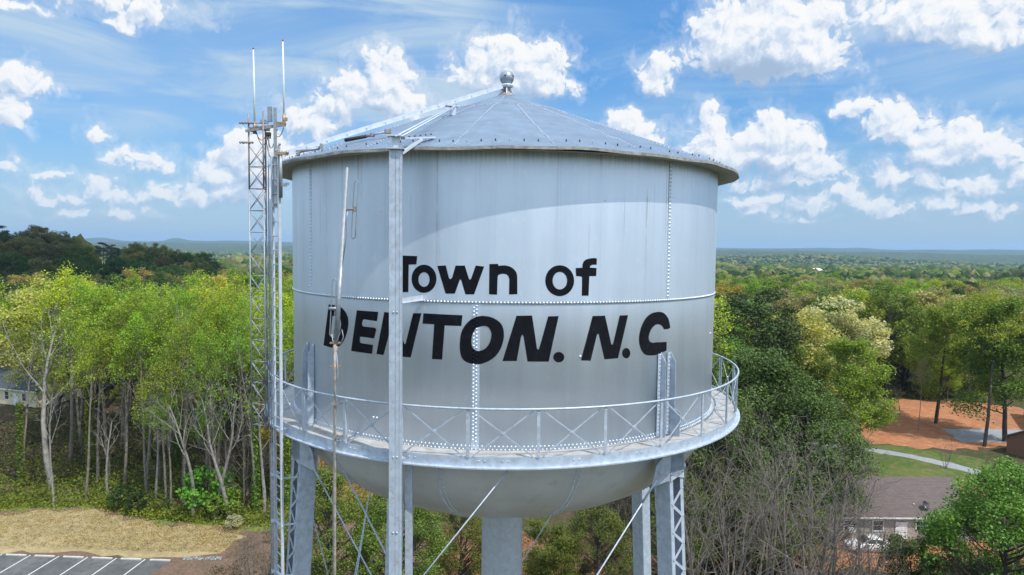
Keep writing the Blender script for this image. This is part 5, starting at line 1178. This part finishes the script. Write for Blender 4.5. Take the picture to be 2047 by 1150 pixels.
dish = empty('satellite_dish', (44.0, 50.6, 3.2), label='dark satellite dish on the corner of the brown roof', cat='satellite dish')
mb = MB(); mb.lathe([(.01, 0), (.2, .03), (.36, .1), (.45, .18)], 20); o = mb.build('reflector', M['dark'], None); o.parent = dish; o.location = (0, 0, .45); o.rotation_euler = (radians(55), 0, .5)
mb = MB(); mb.tube((44.0, 50.6, 3.15), (44.0, 50.6, 3.65), .035); mb.bar((44, 50.6, 3.5), (43.8, 50.1, 3.6), .04, .04); mb.box((43.8, 50.1, 3.65), (.12, .1, .1)); mb.build('mast', M['trimw'], dish)
gable('shed', (28.0, 36.4, 0), radians(-8), 6.6, 5.6, 2.0, 1.25, .3, M['brick'], M['shk'], 'small outbuilding roof with dark shingles at the bottom edge', 'shed', doors=((0, 1.4, 1.9),))
gable('house', (-95.3, 113.0, 0), radians(-18), 25, 9, 3.1, 2.3, .5, M['cream'], M['shd'], 'cream-sided building with slate roof seen through the left trees', 'house', wins=((-4, 1.7, 1.1, 1.3), (1, 1.7, 1.1, 1.3), (5.2, 1.7, 1.0, 1.5), (9.5, 1.7, 1.0, 1.5)), doors=((7.6, 1.0, 2.1),))
gable('house', (-104, 152, 0), radians(20), 10, 8, 4.6, 2.6, .4, M['sidw'], M['shd'], 'white house hidden behind the left woods', 'house', wins=((-2.5, 3.2, 1, 1.3), (2.5, 3.2, 1, 1.3), (0, 1.3, 1, 1.3)))
gable('house', (-158, 196, 0), radians(10), 14, 9, 3.2, 2.6, .4, M['sidw'], M['sidw'], 'low white-roofed building at the left edge', 'house', wins=((-3, 1.7, 1, 1.2), (3, 1.7, 1, 1.2)))
gable('house', (96.5, 97.5, 0), radians(60), 13, 8, 2.9, 2.3, .4, M['brick'], M['shb'], 'brick outbuilding at the right edge of the clay yard', 'house', wins=((-3, 1.6, 1, 1.1), (3, 1.6, 1, 1.1)), doors=((0, 1, 2.0),))
gable('house', (81.5, 80.0, 0), radians(25), 9, 8, 2.6, 2.2, .4, M['brick'], M['shb'], 'brick house corner with arched white window at the right edge', 'house', wins=((-2.4, 1.4, 1.1, 1.5),))
for i_, (a_, d_, w_) in enumerate(((31.5, 1500, 26), (33.2, 1450, 20), (24.6, 900, 14), (34.6, 1650, 30))):
    x = d_*sin(radians(a_)); y = d_*cos(radians(a_))-18.6
    gable('distant_building', (x, y, H1(x, y)+10), .3*i_, w_, 12, 5, 3, .5, M['sidw'], M['sidw'], ['longest white building on the far hillside at the right', 'small white building on the far hillside', 'white farm building in the mid-distance fields', 'white building furthest right on the hillside'][i_], 'building')

# ---- car
car = empty('parked_car', (36.9, 48.1, .014), radians(180), label='white two-door car parked on red clay before the brown-roofed house', cat='car')
Mx = WM(car); T = lambda p: Mx @ V(p)
M['carp'] = simple('white_car_paint', (.80, .80, .80), .22, 0, .02, 2); M['chrome'] = simple('wheel_alloy', (.5, .5, .52), .3, .8, .05, 10); M['tail'] = simple('tail_lamp_red', (.45, .02, .02), .2)
def section(x, w, z0, z1, zc=None): return [(x, -w*.94, z0), (x, -w, z0+.28), (x, -w*.97, z1-.1), (x, -w*.86, z1), (x, w*.86, z1), (x, w*.97, z1-.1), (x, w, z0+.28), (x, w*.94, z0)]
secs = [(-2.32, .70, .36, .62), (-2.22, .82, .26, .80), (-1.9, .88, .22, .93), (-1.3, .90, .2, .97), (-.6, .9, .2, .98), (.3, .9, .2, .96), (.9, .9, .2, .93), (1.5, .89, .22, .84), (2.0, .86, .24, .72), (2.25, .76, .28, .60), (2.33, .62, .34, .50)]
mb = MB(); vs_ = [T(p) for s in secs for p in section(*s)]; fs_ = []
for i in range(len(secs)-1):
    for k in range(8): fs_.append((i*8+k, i*8+(k+1) % 8, (i+1)*8+(k+1) % 8, (i+1)*8+k))
fs_ += [tuple(range(8)), tuple(reversed(range(len(vs_)-8, len(vs_))))]
mb.add(vs_, fs_, 0, True)
cab = [(-1.75, .74, .93, .95), (-1.1, .66, .95, 1.30), (-.5, .64, .95, 1.42), (.1, .64, .95, 1.38), (.95, .74, .92, .94)]
vs_ = []; 
for (x, w, z0, z1) in cab: vs_ += [T(p) for p in ((x, -.80, z0-.03), (x, -w, z1), (x, w, z1), (x, .80, z0-.03))]
fs_ = [(i*4+k, i*4+k+1, (i+1)*4+k+1, (i+1)*4+k) for i in range(4) for k in range(3)]
mb.add(vs_, fs_, 0, True); body = mb.build('body', M['carp'], car, fix=True)
mb = MB()
for s in (-1, 1):
    for (x0, x1) in ((-1.35, -.45), (-.38, .55)):
        zt = lambda x: float(np.interp(x, [-1.75, -1.1, -.5, .1, .95], [.95, 1.30, 1.42, 1.38, .94]))-.07; wt = lambda x: float(np.interp(x, [-1.75, -1.1, -.5, .1, .95], [.74, .66, .64, .64, .74]))
        q = [(x0, s*.805, .99), (x1, s*.805, .98)]+[(x, s*(wt(x)+.035), zt(x)) for x in (x1, (x0+x1)/2, x0)]; vs_ = [T(p) for p in q]; mb.add(vs_, [(0, 1, 2, 3, 4)])
mb.add([T(p) for p in ((.93, -.70, .965), (.93, .70, .965), (.18, .60, 1.385), (.18, -.60, 1.385))], [(0, 1, 2, 3)]); mb.add([T(p) for p in ((-1.7, -.66, .99), (-1.7, .66, .99), (-1.12, .60, 1.315), (-1.12, -.60, 1.315))], [(0, 1, 2, 3)])
mb.build('window_glass', M['glass'], car)
for x in (-1.38, 1.42):
    for s in (-1, 1):
        mb = MB(); c = T((x, s*.80, .32)); ax_ = (T((0, s, 0))-T((0, 0, 0))); mb.tube(c-ax_*.1, c+ax_*.115, .33, n=20); wh = mb.build('wheel', M['dark'], car)
        mb = MB(); mb.tube(c+ax_*.11, c+ax_*.125, .22, n=20); mb.tube(c+ax_*.12, c+ax_*.14, .06, n=10); mb.build('rim', M['chrome'], wh)
for s in (-1, 1):
    mb = MB(); mb.box(T((-2.24, s*.62, .74)), (.14, .3, .13)); mb.build('tail_light', M['tail'], car)
    mb = MB(); mb.box(T((2.2, s*.58, .58)), (.14, .3, .11)); mb.build('headlight', M['glass'], car)
    mb = MB(); mb.box(T((.55, s*.93, .98)), (.14, .16, .11)); mb.build('mirror', M['carp'], car)
mb = MB(); mb.box(T((-2.335, 0, .55)), (.02, .4, .14)); mb.build('number_plate', M['trimw'], car)
# bins, mower and clutter beside the house
def wheelbin(x, y, colr, label):
    o = empty('wheelie_bin', (x, y, .014), .3, label=label, cat='bin'); mb = MB(); m_ = simple('bin_plastic', colr, .5)
    Mx = WM(o); T = lambda p: Mx @ V(p)
    a_ = [(-.25, -.28), (.25, -.28), (.25, .28), (-.25, .28)]; vs_ = [T((p[0]*.8, p[1]*.8, .06)) for p in a_]+[T((p[0]*1.05, p[1]*1.05, .95)) for p in a_]
    mb.add(vs_, [(3, 2, 1, 0), (4, 5, 6, 7)]+[(i, (i+1) % 4, 4+(i+1) % 4, 4+i) for i in range(4)]); mb.build('body', m_, o)
    mb = MB(); vs_ = [T((p[0]*1.15, p[1]*1.15, .955)) for p in a_]+[T((p[0]*1.05, p[1]*1.0, 1.04)) for p in a_]; mb.add(vs_, [(3, 2, 1, 0), (4, 5, 6, 7)]+[(i, (i+1) % 4, 4+(i+1) % 4, 4+i) for i in range(4)]); mb.build('lid', m_, o)
    for s in (-1, 1): mb = MB(); mb.tube(T((s*.2, .25, .1)), T((s*.26, .25, .1)), .1, n=12); mb.build('wheel', M['dark'], o)
wheelbin(33.6, 48.6, (.03, .12, .30), 'blue bin at the front of the parked car'); wheelbin(33.0, 49.0, (.02, .05, .03), 'dark green bin beside the blue bin')
mw = empty('riding_mower', (40.6, 48.2, .014), .2, label='small red riding mower behind the parked car', cat='mower'); mr = simple('red_enamel', (.40, .03, .02), .35)
mb = MB(); mb.box((41.1, 48.2, .62), (.75, .5, .36)); mb.box((41.1, 48.2, .83), (.6, .42, .08)); mb.box((40.2, 48.2, .48), (.7, .75, .12)); mb.build('body', mr, mw)
mb = MB(); mb.box((40.25, 48.2, .66), (.4, .42, .1)); mb.box((40.05, 48.2, .86), (.1, .42, .36)); mb.build('seat', M['dark'], mw)
for (x, s, r__) in ((41.25, .32, .19), (41.25, -.32, .19), (40.1, .38, .27), (40.1, -.38, .27)): mb = MB(); mb.tube((x, 48.2+s-.09, r__), (x, 48.2+s+.09, r__), r__, n=16); mb.build('wheel', M['dark'], mw)
mb = MB(); mb.tube((40.85, 48.2, .8), (40.65, 48.2, 1.02), .02); mb.path([V((40.63+.06*cos(k*.785), 48.2+.18*sin(k*.785), 1.03+.05*cos(k*.785))) for k in range(8)], .015, 6, closed=True); mb.build('steering_wheel', M['dark'], mw)
# stones dumped at the edge of the lot
mb = MB(); r_ = random.Random(4)
for k in range(90):
    x = -30.4+3.6*r_.random(); y = 45.15+r_.uniform(-.25, .35); s = r_.uniform(.05, .13); mb.ball((x, y, s*.4), s, 6, 4, sq=.7)
mb.build('rubble', M['gravel'], None, kind='stuff', label='pale rubble at the corner of the dry grass', cat='rubble')
# ================================================================== passing clouds overhead (they shade two patches of woods)
CW = simple('cloud_white', (.85, .87, .9), .95, 0, .03, .01)
def cloud(x, y, z, rx, ry, rzz, label, seed):
    r_ = random.Random(seed); bv, bf = ico(3); vs_ = []; fs_ = []; nn = np.random.default_rng(seed)
    for k in range(26):
        a_ = r_.uniform(0, 6.28); q = sqrt(r_.random())*.8; s = r_.uniform(.28, .5); c = np.array([x+rx*q*cos(a_), y+ry*q*sin(a_), z+r_.uniform(-.1, .4)*rzz])
        v_ = bv*np.array([rx*s, ry*s, rzz*s*1.6]); v_[:, 2] = np.maximum(v_[:, 2], -rzz*.3); v_ = v_*(1+nn.normal(0, .03, (len(bv), 1)))+c; fs_.append(bf+len(bv)*k); vs_.append(v_)
    o = link('cumulus_cloud', fast_mesh('cumulus_cloud', np.vstack(vs_), np.vstack(fs_), 3, [CW], True)); tag(o, label, 'cloud', None, 'structure')
cloud(-262+531, 345-494, 1197, 95, 90, 40, 'cumulus cloud shading the left ridge', 3)
cloud(250+531, 560-494, 1197, 300, 110, 40, 'cumulus cloud shading the woods at the right', 4)
# ================================================================== haze
HZ = 1
if HZ:
    mb = MB(); mb.box((0, 0, 50), (36000, 36000, 340)); m = bpy.data.materials.new('haze'); m.use_nodes = True; nn = m.node_tree.nodes; nn.clear()
    pv = nn.new('ShaderNodeVolumePrincipled'); pv.inputs['Density'].default_value = 7.5e-5; pv.inputs['Color'].default_value = (.50, .74, 1, 1); pv.inputs['Anisotropy'].default_value = .2
    oo = nn.new('ShaderNodeOutputMaterial'); m.node_tree.links.new(pv.outputs[0], oo.inputs['Volume'])
    mb.build('haze', m, None, kind='stuff', label='thin blue haze over the whole landscape', cat='haze')
